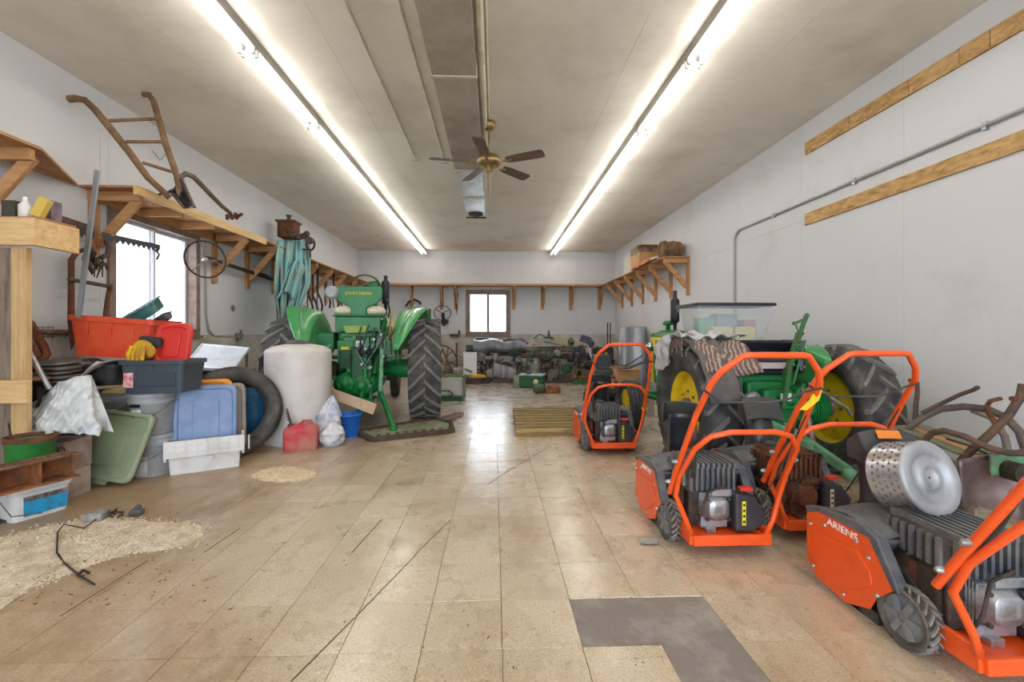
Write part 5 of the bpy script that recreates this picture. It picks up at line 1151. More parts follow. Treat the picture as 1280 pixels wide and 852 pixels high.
MB().box(q+V((0,0,.13)), (.28,.25,.26)).build('body', RUST, t, world=True, bevel=.02); MB().box(q+V((0,0,.27)), (.32,.28,.03)).lathe([(.03,.28),(.03,.36),(.045,.37),(.045,.39)], 12, q).build('top_plate', IRON, t, world=True)
m_ = MB()
for k in range(5): m_.ball(q+V((.10+.06*k,-.1,.03+.03*math.sin(k*2))),.05)
m_.lathe([(.06,-.03),(.06,.03)], 14, q+V((.38,-.1,-.05)), 'Y'); m_.build('casting', IRON, t, world=True)
t = thing('iron_pulley', 'black iron pulley hanging at the shelf edge right of the cloth', 'pulley', tuple(P(388,305,7.6)))
MB().bar(P(388,316,7.6)+V((-.3,0,.06)), P(388,316,7.6)+V((0,0,.06)), .04,.02).tube([P(388,305,7.6)+V((.07*math.cos(a),0,.10*math.sin(a))) for a in [2*PI*k/16 for k in range(16)]], .018, 6, True).tube([P(388,312,7.6), P(388,322,7.6)], .012).build('ring', DKIRON, t, world=True)
for k, (px, py) in enumerate(((388,378),(394,380),(400,376),(410,372),(420,374))):
    Yk = PX(px, 380, XL+.25).y; m_ = MB().tube([V((P(px-3,py-10,Yk).x,Yk,ZS)),P(px-3,py-10,Yk),P(px+1,py-2,Yk),P(px+3,py+6,Yk),P(px+2,py+13,Yk)], .02, 6).tube([P(px-3,py-10,Yk),P(px-4,py,Yk),P(px-3,py+10,Yk)], .012, 6)
    tag(m_.build('hanging_hook', DKIRON), ['leftmost','second','middle','fourth','rightmost'][k]+' dark iron hook hanging under the left shelf behind the tractor', 'hook', 'iron hooks hanging under the left shelf')
# ---- floor: board, basin, grating, boards
t = thing('blue_basin', 'bright blue plastic basin on the floor beside the feed bags', 'basin', (P(433,530,5.15).x, 5.2, 0))
MB().lathe([(.125,0),(.155,.24),(.17,.245),(.17,.26),(.15,.26),(.12,.01)], 32).build('basin_body', M('1E6CC8', .35), t)
solo('cardboard_strip', 'long pale cardboard strip leaning from the tank to the basin', 'cardboard', MB().prism([P(410,484,5.35),P(471,505,5.2),P(466,518,5.2),P(412,497,5.35)], (0,.02,0)), M('CDB094', .8, 0, 'B89A7C', .3, 4))
g = [F(446,543),F(465,552),F(566,541),F(563,531),F(540,526)]; 
t = thing('steel_grating', 'green steel panel with raised rusty studs flat on the floor before the tractor', 'steel panel', tuple(F(505,540)))
MB().prism([p+V((0,0,.012)) for p in g], (0,0,.02)).build('panel', M('8A9C80', .6, 0, '7A705C', .5, 7), t, world=True)
m_ = MB()
for k in range(5): m_.bar(g[k]+V((0,0,.03)), g[(k+1)%5]+V((0,0,.03)), .05, .045)
m_.build('rim', M('5A4A3C', .8, 0, '3A3230', .5, 12), t, world=True)
m_ = MB()
for k in range(9):
    for (a, b, s_) in ((g[1], g[2], .07), (g[0], g[4], -.06)): q = a+(b-a)*((k+.5)/9)+V((0,s_,.03)); m_.lathe([(.022,0),(.022,.03),(.01,.035)], 8, q)
m_.build('stud', RUST, t, world=True)
for k, (a, b) in enumerate((((540,527),(577,517)),((545,530),(576,520)),((530,533),(566,525)))):
    tag(MB().bar(F(*a)+V((0,.02*k,.02+.022*(k == 2))), F(*b)+V((0,.02*k,.02)), .09, .02).build('floor_board', M('9A7C68', .8, 0, '6A5444', .5, 6)), ['upper','middle','lower'][k]+' flat rusty brown board on the floor right of the tractor tyre', 'board', 'flat boards by the tractor tyre')
# green frame right of tyre
t = thing('machine_stand', 'small green metal frame stand on the floor right of the big tractor tyre', 'stand', tuple(F(562,501)))
f0 = F(548,501); w_ = F(579,501).x-f0.x; FG = M('7C8C58', .6, 0, '4C5A3A', .5, 9)
MB().bx(f0.x, f0.x+w_, f0.y, f0.y+.35, 0, .07).build('base', DKGREEN, t, world=True, bevel=.01)
m_ = MB()
for (x_, y_) in ((0,0),(w_,0),(0,.34),(w_,.34)): m_.bar(f0+V((x_,y_,0)), f0+V((x_,y_,.44)), .03,.03)
m_.build('post', FG, t, world=True)
m_ = MB()
for y_ in (0,.34): m_.bar(f0+V((0,y_,.44)), f0+V((w_,y_,.44)), .03,.03)
for x_ in (0,w_): m_.bar(f0+V((x_,0,.44)), f0+V((x_,.34,.44)), .03,.03)
m_.bar(f0+V((0,0,.4)), f0+V((0,.34,.1)), .02,.02); m_.build('rail', FG, t, world=True)
MB().bx(f0.x+.03, f0.x+w_-.03, f0.y+.15, f0.y+.17, .08, .40).build('white_card', M('CFCCC8', .8, 0, 'A89C94', .3, 5), t, world=True)
MB().tube([f0+V((.02,-.02,.18)), f0+V((.2,-.06,.19)), f0+V((.26,-.05,.13)), f0+V((.22,-.03,.08))], .012).build('hose', BLACKP, t, world=True)
# ---- spilled absorbent, stones, wire, scraps
def spill(name, label, outline, hmax, seed, mt, grains, gs):
    c = sum((V(p) for p in outline), V())/len(outline); n = len(outline); R = []
    for j in range(9):
        s = 1-j/9; R.append([c+(V(outline[q])-c)*s*(1+.16*nz3(q*.9,j*.4,seed)) + V((0,0,hmax*(1-s*s)*(.7+.5*nz3(q*.5,j*.5,seed,1.3))+.0005)) for q in range(n)])
    m_ = MB().rings(R); rr = random.Random(seed)
    for k in range(grains):
        a = rr.uniform(0,n); i = int(a) % n; f_ = a-int(a); s = rr.random()**.6*1.04+(rr.random()**4)*.22; p = c+((V(outline[i])*(1-f_)+V(outline[(i+1)%n])*f_)-c)*s; p.z = max(hmax*(1-s*s)*.9, 0)+.0015
        g_ = gs*rr.uniform(.4,1.5); m_.add([p+V((g_,0,0)), p+V((-g_*.5,g_*.8,0)), p+V((-g_*.5,-g_*.8,0)), p+V((rr.uniform(-g_,g_)*.4,0,g_*.9))], [(0,1,3),(1,2,3),(2,0,3)])
    o = m_.build(name, mt); return tag(o, label, 'spill', None, 'stuff')
def smooth(l, n=5):
    out = []; k = len(l)
    for i in range(k):
        p0, p1, p2, p3 = l[i-1], l[i], l[(i+1)%k], l[(i+2)%k]
        for j in range(n):
            t_ = j/n; out.append((p1*2+(p2-p0)*t_+(p0*2-p1*5+p2*4-p3)*t_*t_+(p3-p0+(p1-p2)*3)*t_**3)*.5)
    return out
SPM = M('DACCB6', .95, 0, 'B09C7C', .4, 9, .6, 60)
spill('absorbent_spill', 'pale granular absorbent spilled over the floor at the lower left', smooth([F(-60,690),F(30,665),F(80,655),F(130,648),F(195,652),F(250,655),F(235,680),F(150,695),F(90,715),F(40,735),F(-60,790)]), .014, 5, SPM, 4200, .0055)
spill('powder_spill', 'small round patch of cream powder on the floor before the fuel can', smooth([F(314,594),F(335,585),F(365,583),F(392,590),F(390,597),F(360,602),F(330,601)]), .012, 8, M('E0D0B0', .95, 0, 'C4AE88', .4, 20, .4, 50), 500, .005)
q = F(113,653); solo('grey_block', 'small dark block with pale top on the spill, left one', 'block', MB().box(q+V((0,.04,.03)), (.11,.09,.055), (0,0,.15)), M('6A6864', .7, 0, 'B4B0A8', .5, 9), bevel=.008)
q = F(168,645); solo('grey_lump', 'small blue grey lump on the floor right of the dark block', 'block', MB().box(q+V((0,.02,.02)), (.07,.06,.035), (0,.1,.2)).ball(q+V((.0,.03,.045)), .02), M('5A6064', .7, 0, '3A3A38', .5, 9), bevel=.008)
solo('wire_scrap', 'dark bent wire curling over the spilled absorbent', 'wire', MB().tube([F(125,645,.02),F(105,660,.025),F(80,655,.025),F(72,665,.02),F(71,690,.02),F(80,703,.012),F(98,718,.01),F(118,730,.01)], .0045, 6).tube([F(97,719,.01),F(104,712,.02),F(111,716,.02)], .007, 6), DKIRON)
rr = random.Random(21)
for k in range(6): q = F(128+4*k, 648-rr.uniform(0,4)); 
m_ = MB()
for k in range(7): q = F(128+3.2*k, 649-rr.uniform(0,5)); m_.tube([q+V((0,0,.01)), q+V((rr.uniform(-.04,.04),rr.uniform(-.04,.04),.035)), q+V((rr.uniform(-.05,.05),.03,.012))], .006, 5)
solo('wire_tangle', 'small dark tangle of wire beside the dark block', 'wire', m_, DKIRON)
solo('paper_scrap', 'torn grey paper scrap on the floor before the paired snow blowers', 'paper', MB().grid(8, 6, lambda u, v: F(800+24*u-3*v, 679-8*v+2*nz3(u,v,3,4), .008+.012*abs(nz3(u*3,v*3,1,1.5))), .002), M('A8A49C', .8))
m_ = MB(); 
for (a, b) in (((563,649),(520,692)),((520,693),(445,770)),((444,771),(364,851)),((689,557),(640,585)),((640,585),(610,605)),((478,648),(440,690)),((185,700),(75,770)),((300,660),(255,690))): m_.bar(F(*a, .0008), F(*b, .0008), .005, .001)
rr = random.Random(2)
for k in range(140):
    q = F(rr.uniform(-10,270), rr.uniform(640,760)); d = V((rr.uniform(-.01,.01), rr.uniform(-.01,.01), 0)); z_ = rr.uniform(.004,.016); m_.bar(q+V((0,0,z_)), q+d+V((0,0,z_)), rr.uniform(.001,.0035), .003)
so = []
for k in range(60):
    q = F(rr.uniform(150,820), rr.uniform(570,840)); d = V((rr.uniform(-.012,.012), rr.uniform(-.012,.012), 0)); m_.bar(q+V((0,0,.001)), q+d+V((0,0,.001)), rr.uniform(.001,.004), .002)
o = m_.build('floor_litter', M('5A4634', .9)); tag(o, 'scattered dark splinters and straw on the tile floor', 'litter', None, 'stuff')
# ---- right shelf goods
bx_ = P(793,315,8.9)
t = thing('cardboard_box', 'open cardboard box on the right wall shelf', 'box', (3.12,9.0,ZS+.02))
MB().bx(-.20,.22,-.28,.30,0,.45).build('box', CARD, t, bevel=.004); MB().bx(-.205,.225,-.285,.305,.30,.44).build('printed_band', M('A88A6A', .7, 0, '3A3A44', .5, 9), t)
m_ = MB().bar((-.20,-.28,.45),(-.30,-.30,.40),.3,.005).bar((.0,-.28,.455),(.02,-.45,.40),.3,.005); m_.build('flap', CARD, t)
solo('white_carton', 'white carton beside the cardboard box on the right shelf', 'carton', MB().bx(2.96,3.2,9.4,9.9,ZS+.02,ZS+.40), M('C8C0B4', .8))
m_ = MB().grid(16, 12, lambda u, v: V((2.90+.42*u, 7.75+1.0*v, ZS+.07+.10*math.sin(u*PI)*math.sin(v*PI)+.02*nz3(u*3,v*3,2,2))), .03).grid(16, 6, lambda u, v: V((2.88-.02*v, 7.75+1.0*u, ZS+.07-.06*v+.01*math.sin(u*20))), .02)
solo('orange_blanket', 'folded orange blanket on the right shelf in front of the cardboard box', 'blanket', moved(m_, (0,.35,0)), M('C87840', .85, 0, 'E0D0B8', .3, 5, .3, 30))
m_ = MB().grid(14, 10, lambda u, v: V((2.90+.4*u, 7.9+.35*v, ZS+.05+.07*math.sin(u*PI)*math.sin(v*PI)+.03*nz3(u*4,v*4,7,2))), .03); solo('white_rag', 'crumpled white rag between blanket and brown bundle on the right shelf', 'rag', moved(m_, (0,-.02,0)), M('D0C8BA', .85, 0, 'A89C88', .4, 12, .4, 30))
t = thing('burlap_roll', 'bundled brown burlap roll at the near end of the right shelf', 'bundle', (3.15,7.75,ZS+.02))
m_ = MB()
for k in range(7): m_.tube([(-.16+.005*k,.13*math.cos(a)*(1-.1*k),.14+.13*math.sin(a)*(1-.1*k)) for a in [k*.4]]*0+[V((-.15+.05*k, .12*math.cos(a), .15+(.13+.01*math.sin(k*2))*math.sin(a))) for a in [2*PI*q/20 for q in range(20)]], .032, 6, True)
m_.lathe([(.10,-.15),(.11,0),(.10,.16)], 14, (0,0,.14), 'X'); m_.build('roll', M('8A6A4C', .9, 0, '5C442E', .5, 14, .5, 40), t)
# ================================================================ FAR WALL CLUTTER
rr = random.Random(77)
YJ = 11.3
def bz(px, py, Y=YJ): return P(px, py, Y)
# work bench carrying pipes
t = thing('scrap_bench', 'long low timber bench loaded with scrap along the far wall', 'bench', (1.3, 11.6, 0))
x0 = bz(600,440).x; x1 = bz(768,440).x
MB().bx(x0, x1, 11.35, 11.95, .62, .66).build('bench_top', M('6A5A48', .8, 0, '4A3E34', .5, 5), t, world=True)
for k in range(5): MB().bx(x0+(x1-x0-.08)*k/4, x0+(x1-x0-.08)*k/4+.08, 11.4, 11.48, 0, .62).build('leg', M('5C5044', .8, 0, '3C342C', .5, 8), t, world=True)
cols = [('8A7460','6A4A3A'),('9A8468','5A4838'),('6A5C50','3C342E'),('A08C70','6A5440')]
for k in range(6):
    y_ = 434+2.8*k; a = bz(618+8*k, y_+1, 11.25+.06*k); b = bz(735-10*(k%3), y_-1, 11.25+.06*k)
    tag(MB().tube([a, b], .022).build('steel_pipe', M(cols[k%4][0], .6, .2, cols[k%4][1], .5, 5)), ['top','second','third','fourth','fifth','lowest'][k]+' long rusty pipe lying on the scrap bench by the far wall', 'pipe', 'long pipes on the scrap bench')
# tarp bundle, black box
m_ = MB().rings([[bz(592+px, 433+1.5*math.sin(px*.2)-0, 11.2)+V((0, .28*math.cos(a), .19*(1+.15*nz3(px*.1,math.sin(a),math.cos(a),2))*math.sin(a)*(1-.4*(px/66)**2))) for a in [2*PI*q/18 for q in range(18)]] for px in range(0, 68, 5)])
solo('grey_tarp_bundle', 'grey plastic wrapped bundle on the scrap heap below the far window', 'tarp', m_, M('8A8E92', .35, 0, '5A5A5C', .5, 5, .4, 18))
solo('black_case', 'black rounded case behind the grey wrapped bundle below the far window', 'case', MB().box(bz(604,427,11.6), (.46,.3,.24)), M('3C404C', .6), bevel=.05)
m_ = MB()
for k in range(7): m_.box(bz(589,432+2.4*k,11.45), (.26,.3,.035), (0,0,rr.uniform(-.1,.1)))
solo('dark_battery_stack', 'stack of dark slotted trays left of the grey wrapped bundle', 'trays', m_, M('3A4048', .6), bevel=.004)
m_ = MB()
for k in range(9): c = bz(637+rr.uniform(-8,14), 430+rr.uniform(-6,8), 11.3); m_.ball(c, rr.uniform(.06,.11), 1, 1, .8, 8, 5)
for k in range(5): m_.tube([bz(630+6*k,424,11.2), bz(634+6*k,432+rr.uniform(-3,3),11.15), bz(640+5*k,428,11.2)], .02, 6)
solo('black_hose_pile', 'tangled pile of black hoses and rags on the heap right of the wrapped bundle', 'hoses', m_, M('45474C', .6, 0, '77777C', .5, 12))
solo('enamel_sheet', 'white rectangular panel leaning against the heap beneath the far window', 'panel', MB().prism([P(579,468,10.6),P(596,468,10.6),P(596,440,10.75),P(579,440,10.75)], (0,.03,0)), M('D6D6DA', .4), bevel=.008)
bucket('bucket', 'narrow white bucket left of the white leaning panel', P(573,465,10.9).x, 10.95, 0, .15, .38, M('C8C6C0', .5, 0, '9A948A', .4, 5), False)
solo('wooden_post', 'short dark timber post standing behind the white bucket', 'post', MB().bar(V((P(571,430,11.3).x,11.3,0)), P(571,428,11.3), .05,.05), M('6A5444', .8))
# spoked wheel
t = thing('spoked_wheel', 'old spoked iron wheel leaning on the far wall right of the tractor', 'wheel', tuple(V((P(552,470,11.6).x,11.6,0))))
c = P(550,452,11.6); r_ = .44
MB().tube([c+V((math.cos(a)*r_,0,math.sin(a)*r_)) for a in [2*PI*k/32 for k in range(32)]], .02, 6, True).build('rim', RUST, t, world=True)
for k in range(9): a = 2*PI*k/9; MB().tube([c, c+V((math.cos(a)*r_,0,math.sin(a)*r_))], .011, 5).build('spoke', IRON, t, world=True)
MB().lathe([(.05,-.05),(.05,.05)], 12, c, 'Y').build('hub', RUST, t, world=True)
for k, (xa, ya, xb, yb_, c_) in enumerate(((549,440,560,463,'A08868'),(553,436,566,466,'7A5A44'),(560,435,556,466,'8A7458'))):
    tag(MB().bar(P(xa,ya,11.2), P(xb,yb_,11.1), .06,.03).build('stick', M(c_, .8, 0, '5C4A3A', .4, 8)), ['left','middle','right'][k]+' short timber stick leaning against the spoked wheel', 'stick', 'sticks by the spoked wheel')
def lump(name, label, cat, c, s, mt, seed, n=9):
    r2 = random.Random(seed); m_ = MB()
    for k in range(n):
        q = V(c)+V((r2.uniform(-s[0],s[0])/2, r2.uniform(-s[1],s[1])/2, r2.uniform(.1,.9)*s[2])); z = r2.uniform(.25,.45)
        w_ = r2.random()
        if w_ < .35: m_.box(q, (s[0]*z, s[1]*z, s[2]*z), (r2.uniform(-.3,.3), r2.uniform(-.3,.3), r2.uniform(0,3)))
        elif w_ < .7: m_.lathe([(s[2]*.1,-s[0]*.22),(s[2]*.22,-s[0]*.2),(s[2]*.24,s[0]*.1),(s[2]*.1,s[0]*.2)], 12, q, r2.choice('XY'))
        else: m_.tube([q, q+V((r2.uniform(-.3,.3)*s[0], -.1, r2.uniform(-.3,.3)*s[2])), q+V((r2.uniform(-.5,.5)*s[0],0,r2.uniform(-.4,.4)*s[2]))], s[2]*.05, 6)
    m_.bx(c[0]-s[0]*.4, c[0]+s[0]*.4, c[1]-s[1]*.3, c[1]+s[1]*.3, c[2], c[2]+s[2]*.25)
    return solo(name, label, cat, m_, mt, bevel=.004)
items = [
 ('engine_part','brown and grey machine casting on the floor by the spoked wheel','machine part',(556,476,11.0),(.42,.3,.28),'6A6048','4A4438'),
 ('machine_part','dark rusty gearbox under the left end of the scrap bench','machine part',(607,470,11.1),(.42,.3,.40),'5A5048','3A3430'),
 ('machine_part','green grey pump casting on the bench edge left of centre','machine part',(622,452,11.1),(.45,.3,.30),'3E5248','55504A'),
 ('machine_part','dark heap of chain and iron links in the middle of the scrap heap','chain',(648,458,11.0),(.5,.3,.28),'4A4440','6A5A4C'),
 ('machine_part','rusty brown pulley casting before the third pail','machine part',(686,450,10.9),(.42,.3,.36),'6A5448','4A4038'),
 ('machine_part','green sprayer pump head right of the third pail','machine part',(702,462,11.0),(.22,.2,.45),'2E6A44','4A5A48'),
 ('machine_part','orange brown rusty wheel hub on the floor near the right of the heap','machine part',(727,474,10.6),(.32,.24,.34),'9A6A3C','6A4C34'),
 ('machine_part','bright green base plate under the rusty wheel hub','machine part',(727,478,10.4),(.42,.2,.08),'2E7A40','3A5A3C'),
 ('machine_part','blue grey machine head at the right end of the pipes','machine part',(727,440,10.8),(.40,.3,.28),'4A4A60','2E2E38'),
 ('machine_part','dark green engine block at the right end of the bench','machine part',(748,452,11.2),(.5,.3,.40),'2C3E34','3C3A36'),
 ('machine_part','dark iron mechanism at the foot of the white panel','machine part',(640,478,10.6),(.6,.2,.12),'5A5048','7A6A5C'),
 ('machine_part','rusty flat iron parts along the foot of the scrap heap','machine part',(700,479,10.7),(.9,.2,.10),'6A5044','4A3E38'),
 ('machine_part','dark grey motor on the floor beside the striped roll','motor',(655,474,10.8),(.22,.2,.20),'3A3C44','6A6A6C'),
 ('machine_part','black iron bracket on the bench below the lamp arm','machine part',(672,440,11.5),(.34,.3,.16),'38383A','5A5A58')]
for (nm, lb, ct, (px, py, Y), s, c1_, c2_) in items:
    q = P(px, py, Y); z = 0 if py > 466 else max(0, q.z-s[2]*.5)
    lump(nm if nm != 'engine_part' else 'machine_part', lb, ct, (q.x, Y, z), s, M(c1_, .6, .15, c2_, .5, 10, .3, 40), hash(lb) % 1 + int(px)+int(py))
for k, (px, c_) in enumerate(((649,'B4B0A8'),(667,'BCB8AE'),(692,'A09890'))):
    bucket('pail', ['left','middle','right'][k]+' of the three whitish pails under the scrap bench', P(px,470,11.15).x, 11.15, .0, .19, .56, M(c_, .6, 0, '7A746A', .4, 5), True, None, 'whitish pails under the scrap bench')
# striped roll
t = thing('striped_roll', 'roll of striped grey cloth lying before the pails', 'roll', tuple(V((P(630,470,10.7).x,10.7,0))))
c = P(628,463,10.7); m_ = MB().lathe([(.15,-.26),(.165,-.25),(.17,0),(.165,.28),(.15,.30)], 22, (0,0,0), 'X'); moved(m_, (c.x, 10.7, .26), (0,.25,.2)); m_.build('cloth_roll', M('A8A4A8', .8, 0, '3A3A4A', .45, 4, stretch=(9,.3,.3)), t, world=True)
m_ = MB().ball((c.x-.28,10.62,.22),.13,1,.8,1); m_.build('loose_end', M('8A7C7C', .85), t, world=True)
m_ = MB().box((c.x,10.7,.05),(.4,.2,.10)); m_.build('block', M('5A5048', .8), t, world=True)
# yellow topped dolly
t = thing('low_dolly', 'low dark boat shaped trolley holding yellow grain below the white panel', 'trolley', tuple(F(590,478)))
q = F(590,479); MB().rings([[q+V((x_*1.0, y_, z_)) for x_, y_ in ((-.42,0),(-.3,-.13),(.2,-.13),(.42,0),(.2,.15),(-.3,.15))] for z_ in (0,)]+[[q+V((x_*1.15, y_*1.2, .14)) for x_, y_ in ((-.42,0),(-.3,-.13),(.2,-.13),(.42,0),(.2,.15),(-.3,.15))]], sm=False).build('hull', M('3A2E40', .6, 0, '5A4A3A', .4, 8), t, world=True)
m_ = MB().ball(q+V((.14,0,.15)), .22, 1, .55, .35); m_.build('yellow_load', M('C8A024', .8, 0, '9A7A2A', .4, 14), t, world=True)
# green tool box and wooden motor base
t = thing('green_chest', 'dark green metal chest with white top on the floor near the far wall', 'chest', tuple(F(664,485)), math.radians(-14))
MB().bx(-.26,.26,0,.36,0,.27).build('chest_body', M('1F5A34', .5, 0, '2E4A34', .4, 6), t, bevel=.02); MB().bx(-.27,.27,-.01,.37,.27,.30).build('lid', M('C4C8CC', .4, 0, '77787A', .4, 7), t, bevel=.01)
MB().lathe([(.055,-.001),(.055,-.008),(.01,-.009)], 20, (.10,0,.14), 'Y').build('round_badge', CREAM, t); MB().bx(-.12,-.02,.05,.2,.30,.36).build('lump', M('4A5A74', .5), t, bevel=.02)
MB().bx(-.40,-.265,.02,.34,0,.26).build('side_box', M('8C9078', .6, 0, '6A6A54', .4, 7), t, bevel=.01)
t = thing('motor_on_base', 'old green electric motor with rusty wooden base on the floor', 'motor', tuple(F(684,492)), math.radians(10))
MB().lathe([(.06,-.14),(.085,-.12),(.085,.06),(.06,.08),(.02,.10)], 18, (-.12,.1,.10), 'X').build('motor', M('46644C', .6, 0, '5A4A3A', .5, 8), t)
MB().bx(-.02,.28,0,.22,.0,.10).bx(.05,.26,.02,.20,.10,.15).build('wood_base', M('9A6438', .8, 0, '6A4426', .5, 7), t, bevel=.006); MB().bx(-.20,-.02,.02,.18,0,.03).build('foot', RUST, t)
# lamp arm, boards, plumbing on back wall
t = thing('oil_can', 'black long spouted oil can standing on the ledge right of the far window', 'can', tuple(P(686,422,11.8)))
q = P(686,423,11.8); MB().lathe([(.13,0),(.13,.03),(.05,.05),(.03,.12),(.008,.24)], 14, q).build('can', BLACKP, t, world=True); MB().tube([q+V((-.1,0,.04)), P(675,417,11.8), P(667,423,11.8)], .012).build('arm', DKIRON, t, world=True)
for k, (a, b, z_, c_) in enumerate((((688,419),(712,425),.16,'D0C4A4'),((705,422),(742,432),.18,'C8B898'),((668,425),(700,428),.14,'C4BCB4'))):
    p0 = P(a[0],a[1],11.9); p1 = P(b[0],b[1],11.7); tag(MB().prism([p0, p1, p1-V((0,0,z_)), p0-V((0,0,z_))], (0,.03,0)).build('pale_board', wood(c_,'A89878',0)), ['short pale board leaning right of the oil can','long pale board sloping down at the right of the heap','grey white board behind the oil can'][k], 'board')
# upright rods, boards at right rear, translucent roll
for k, px in enumerate((759.5, 763)): tag(MB().tube([V((P(px,440,11.4).x,11.4,.3*0)), P(px,403,11.4)], .014).build('upright_rod', DKIRON), ['left','right'][k]+' of two thin dark rods standing in the far right corner', 'rod', 'upright rods in the far corner')
for k, (a, b) in enumerate((((765,428),(780,460)),((769,424),(784,458)),((757,440),(770,475)))): tag(MB().bar(P(*a,10.9), P(*b,10.6), .05,.03).build('leaning_batten', PALEZ), ['lower','upper','leftmost'][k]+' pale batten leaning in the far right corner', 'batten', 'leaning battens in the far right corner')
t = thing('sheet_metal_roll', 'tall rolled grey sheet metal tube standing in the far right corner', 'sheet metal', (P(791,440,9.6).x, 9.7, 0))
m_ = MB(); pr_ = [(-.30,-.1),(-.27,-.2),(-.2,-.24),(-.12,-.2),(-.05,-.17),(.05,-.2),(.12,-.24),(.2,-.24),(.28,-.16),(.30,0),(.2,.2),(0,.25),(-.2,.2),(-.3,.05)]
m_.rings([[V((x_*s_, y_*s_, z_)) for x_, y_ in pr_] for z_, s_ in ((0,1.05),(.6,1.03),(1.33,.97),(1.35,.9),(1.2,.85))], sm=True); m_.build('roll', M('A8ACB4', .35, .5, '8C9098', .35, 2), t)
t = thing('cardboard_carton', 'open tan carton on the floor before the sheet metal roll', 'box', (P(781,470,9.0).x, 9.1, 0), .2)
m_ = MB().tote(.50,.40,.50,.98,.01,.006,.002,False); m_.build('box', CARD, t); MB().bar((.0,-.2,.5),(.0,-.36,.46),.4,.006).build('flap', CARD, t)
solo('black_bin', 'black box at the right end of the scrap heap', 'bin', MB().bx(P(757,450,10.9).x-.25, P(757,450,10.9).x+.2, 10.9, 11.3, 0, .85), M('2E3030', .7, 0, '4A4844', .4, 6), bevel=.02)
solo('white_papers', 'pale crumpled paper behind the far snow blower wheel', 'paper', MB().grid(8,8,lambda u,v: V((P(808,478,6.3).x-.15+.3*u, 6.2+.3*v, .25+.12*math.sin(u*PI)*math.sin(v*PI)+.03*nz3(u,v,1,4))), .01).bx(P(808,478,6.3).x-.1,P(808,478,6.3).x+.1,6.25,6.4,0,.25), M('D8D0C8', .8))
# walk-behind engine machine behind the far snow blower
q = P(757,480,5.6); t = thing('garden_tiller', 'dark walk behind tiller with black engine behind the far snow blower', 'tiller', (q.x, 5.7, 0))
for sx in (-1, 1): m_ = tyre(.24,.13,.12); moved(m_, (sx*.17,0,.24)); m_.build('tyre', RUBBER, t); l = lug_mesh(.25,.12,14,.02,.02); moved(l, (sx*.17,0,.24)); l.build('tread_lugs', RUBBER2, t)
MB().bx(-.12,.12,-.16,.2,.38,.66).lathe([(.12,.66),(.13,.70),(.10,.74)], 20, (0,0,0)).bx(-.06,.14,-.2,-.12,.42,.6).build('engine', BLACKP, t, bevel=.02)
MB().bx(.02,.08,-.21,-.19,.50,.62).build('orange_mark', ORANGE, t); MB().bx(-.14,.08,-.1,.1,.80,.92).bx(-.12,.06,-.12,-.08,.74,.84).build('air_filter', M('33363A', .5), t, bevel=.02)
MB().bar((0,0,.2),(0,.4,.3),.1,.1).bar((-.02,0,.7),(-.04,0,.82),.06,.06).build('frame', DKIRON, t)
MB().tube([(.12,-.05,.75),(.3,-.1,.74),(.5,-.08,.82),(.62,0,.95)], .01, 6).tube([(.12,0,.8),(.3,0,.77),(.55,.1,.9)], .008, 6).build('control_cable', BLACKP, t)
# second tine machine left of it (far)
q = P(733,450,8.5); t = thing('string_trimmer', 'blue headed trimmer with yellow grip leaning before the scrap heap', 'trimmer', (q.x, 8.4, 0))
MB().tube([(.2,0,.0),(.12,0,.6),(0,.1,1.05)], .02).build('shaft', ALU, t); MB().box((-.02,.1,1.08),(.22,.16,.14),(0,.3,0)).ball((.08,.1,1.0),.08).build('motor_head', M('34344C', .5, 0, '77777C', .3, 14), t, bevel=.03); MB().tube([(.155,-.02,.30),(.14,-.02,.50)], .05).build('grip', YELLOW, t)
# far wall hung things
t = thing('hand_wheel', 'small black hand wheel on a geared bracket hung on the far wall', 'wheel', tuple(P(552,390,YB-.1)))
c = P(553,391,YB-.15); MB().tube([c+V((math.cos(a)*.23,0,math.sin(a)*.20)) for a in [2*PI*k/28 for k in range(28)]], .012, 6, True).build('rim', DKIRON, t, world=True)
m_ = MB()
for k in range(3): a = 2*PI*k/3+.5; m_.tube([c, c+V((math.cos(a)*.23,0,math.sin(a)*.20))], .009, 5)
m_.build('spoke', DKIRON, t, world=True); MB().bar(c+V((0,.1,0)), P(555,407,YB-.05), .09,.05).box(P(556,402,YB-.1), (.2,.08,.10)).build('bracket_post', DKIRON, t, world=True)
t = thing('curved_iron', 'dark curved iron yoke hung on the far wall beside the tractor', 'iron yoke', tuple(P(515,380,YB-.1)))
MB().tube([P(507,383,YB-.1),P(511,377,YB-.1),P(518,374,YB-.1),P(524,377,YB-.1),P(526,380,YB-.1)], .03, 7).build('yoke', DKIRON, t, world=True); MB().tube([P(510,386,YB-.1), P(516,390,YB-.1)], .03).build('pin', DKIRON, t, world=True)
solo('hanging_wedge', 'tapered rusty iron wedge hung left of the far window', 'iron wedge', MB().prism([P(568,366,YB-.05),P(573,366,YB-.05),P(571,393,YB-.05)], (0,-.03,0)), RUST)
t = thing('ledge_clamp', 'dark cast clamp on the far wall ledge left of the window', 'clamp', tuple(P(568,420,YB-.1)))
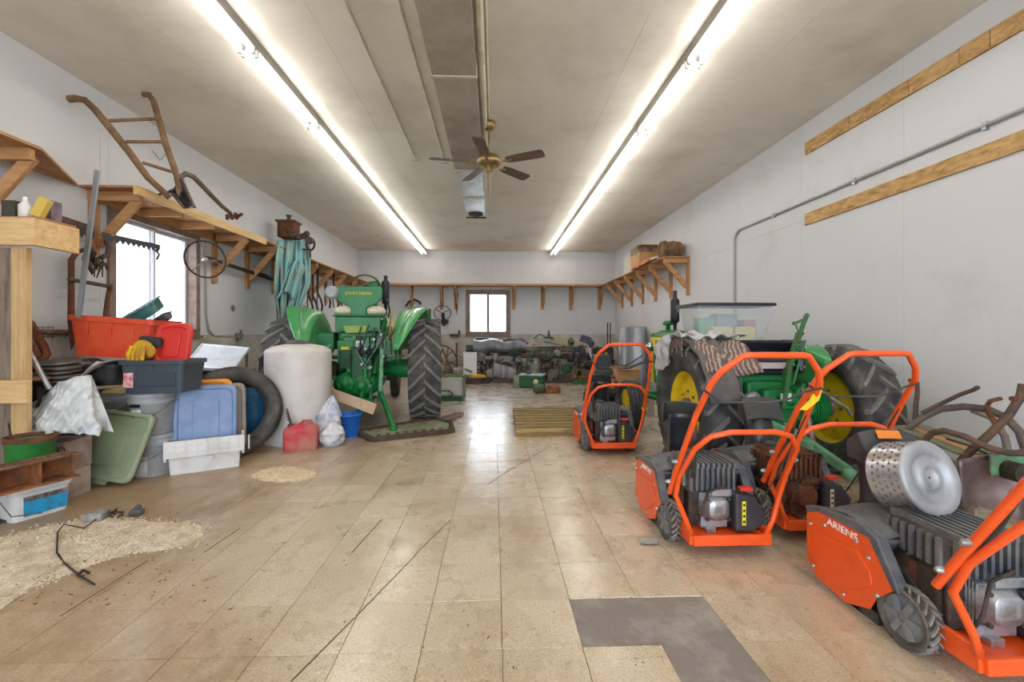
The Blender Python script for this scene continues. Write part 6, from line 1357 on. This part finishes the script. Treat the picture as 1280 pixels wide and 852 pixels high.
MB().box(P(548,420,YB-.08), (.15,.08,.07)).build('block', DKIRON, t, world=True); MB().box(P(568,419,YB-.08), (.26,.08,.08)).box(P(574,416,YB-.08), (.05,.06,.14)).build('jaw', IRON, t, world=True)
for (lb, c1_, c2_, sd, n_) in (('tangle of green painted iron parts on and under the bench by the far wall', '3C6A4C', '5A5648', 5, 26), ('tangle of pale steel and grey parts on and under the bench by the far wall', '9A9894', '6A6460', 6, 34), ('dark blue and black machine parts scattered along the bench by the far wall', '3A3E50', '2A2A2C', 7, 26)):
    r2 = random.Random(sd); m_ = MB()
    for k in range(n_):
        q = V((r2.uniform(x0-.3, x1-.1), r2.uniform(10.75,11.3), r2.uniform(.05,1.0))); q.z = min(q.z, .45+(q.y-10.7)*1.1)
        w_ = r2.random(); s_ = r2.uniform(.04,.12)
        if w_ < .35: m_.box(q, (s_*2, s_, s_*1.2), (r2.uniform(-.5,.5), r2.uniform(-.5,.5), r2.uniform(0,3)))
        elif w_ < .6: m_.lathe([(s_*.5,-s_),(s_*.8,-s_*.8),(s_*.8,s_*.5),(s_*.3,s_)], 10, q, r2.choice('XYZ'))
        else: m_.tube([q, q+V((r2.uniform(-.2,.2),0,.08)), q+V((r2.uniform(-.4,.4), r2.uniform(-.1,.1), r2.uniform(-.2,.2)))], r2.uniform(.01,.025), 6)
    tag(m_.build('scrap_parts', M(c1_, .5, .2, c2_, .5, 8, .2, 40)), lb, 'scrap', None, 'stuff')
m_ = MB()
for k in range(60):
    q = V((rr.uniform(x0-.6, x1), rr.uniform(10.6,12.0), rr.uniform(.1,.9))); q.z *= (.4+.6*(q.y-10.4)/1.6)
    d = V((rr.uniform(-.3,.3), rr.uniform(-.1,.1), rr.uniform(-.15,.15)))
    m_.bar(q, q+d, rr.uniform(.015,.05), rr.uniform(.015,.04)) if k % 2 else m_.tube([q, q+d*.5+V((0,0,.05)), q+d], rr.uniform(.008,.02), 6)
o = m_.build('scrap_iron_heap', M('544C46', .7, .2, '7A5E48', .55, 7, .3, 40)); tag(o, 'tangled heap of loose iron scrap and rods filling the bench by the far wall', 'scrap', None, 'stuff')
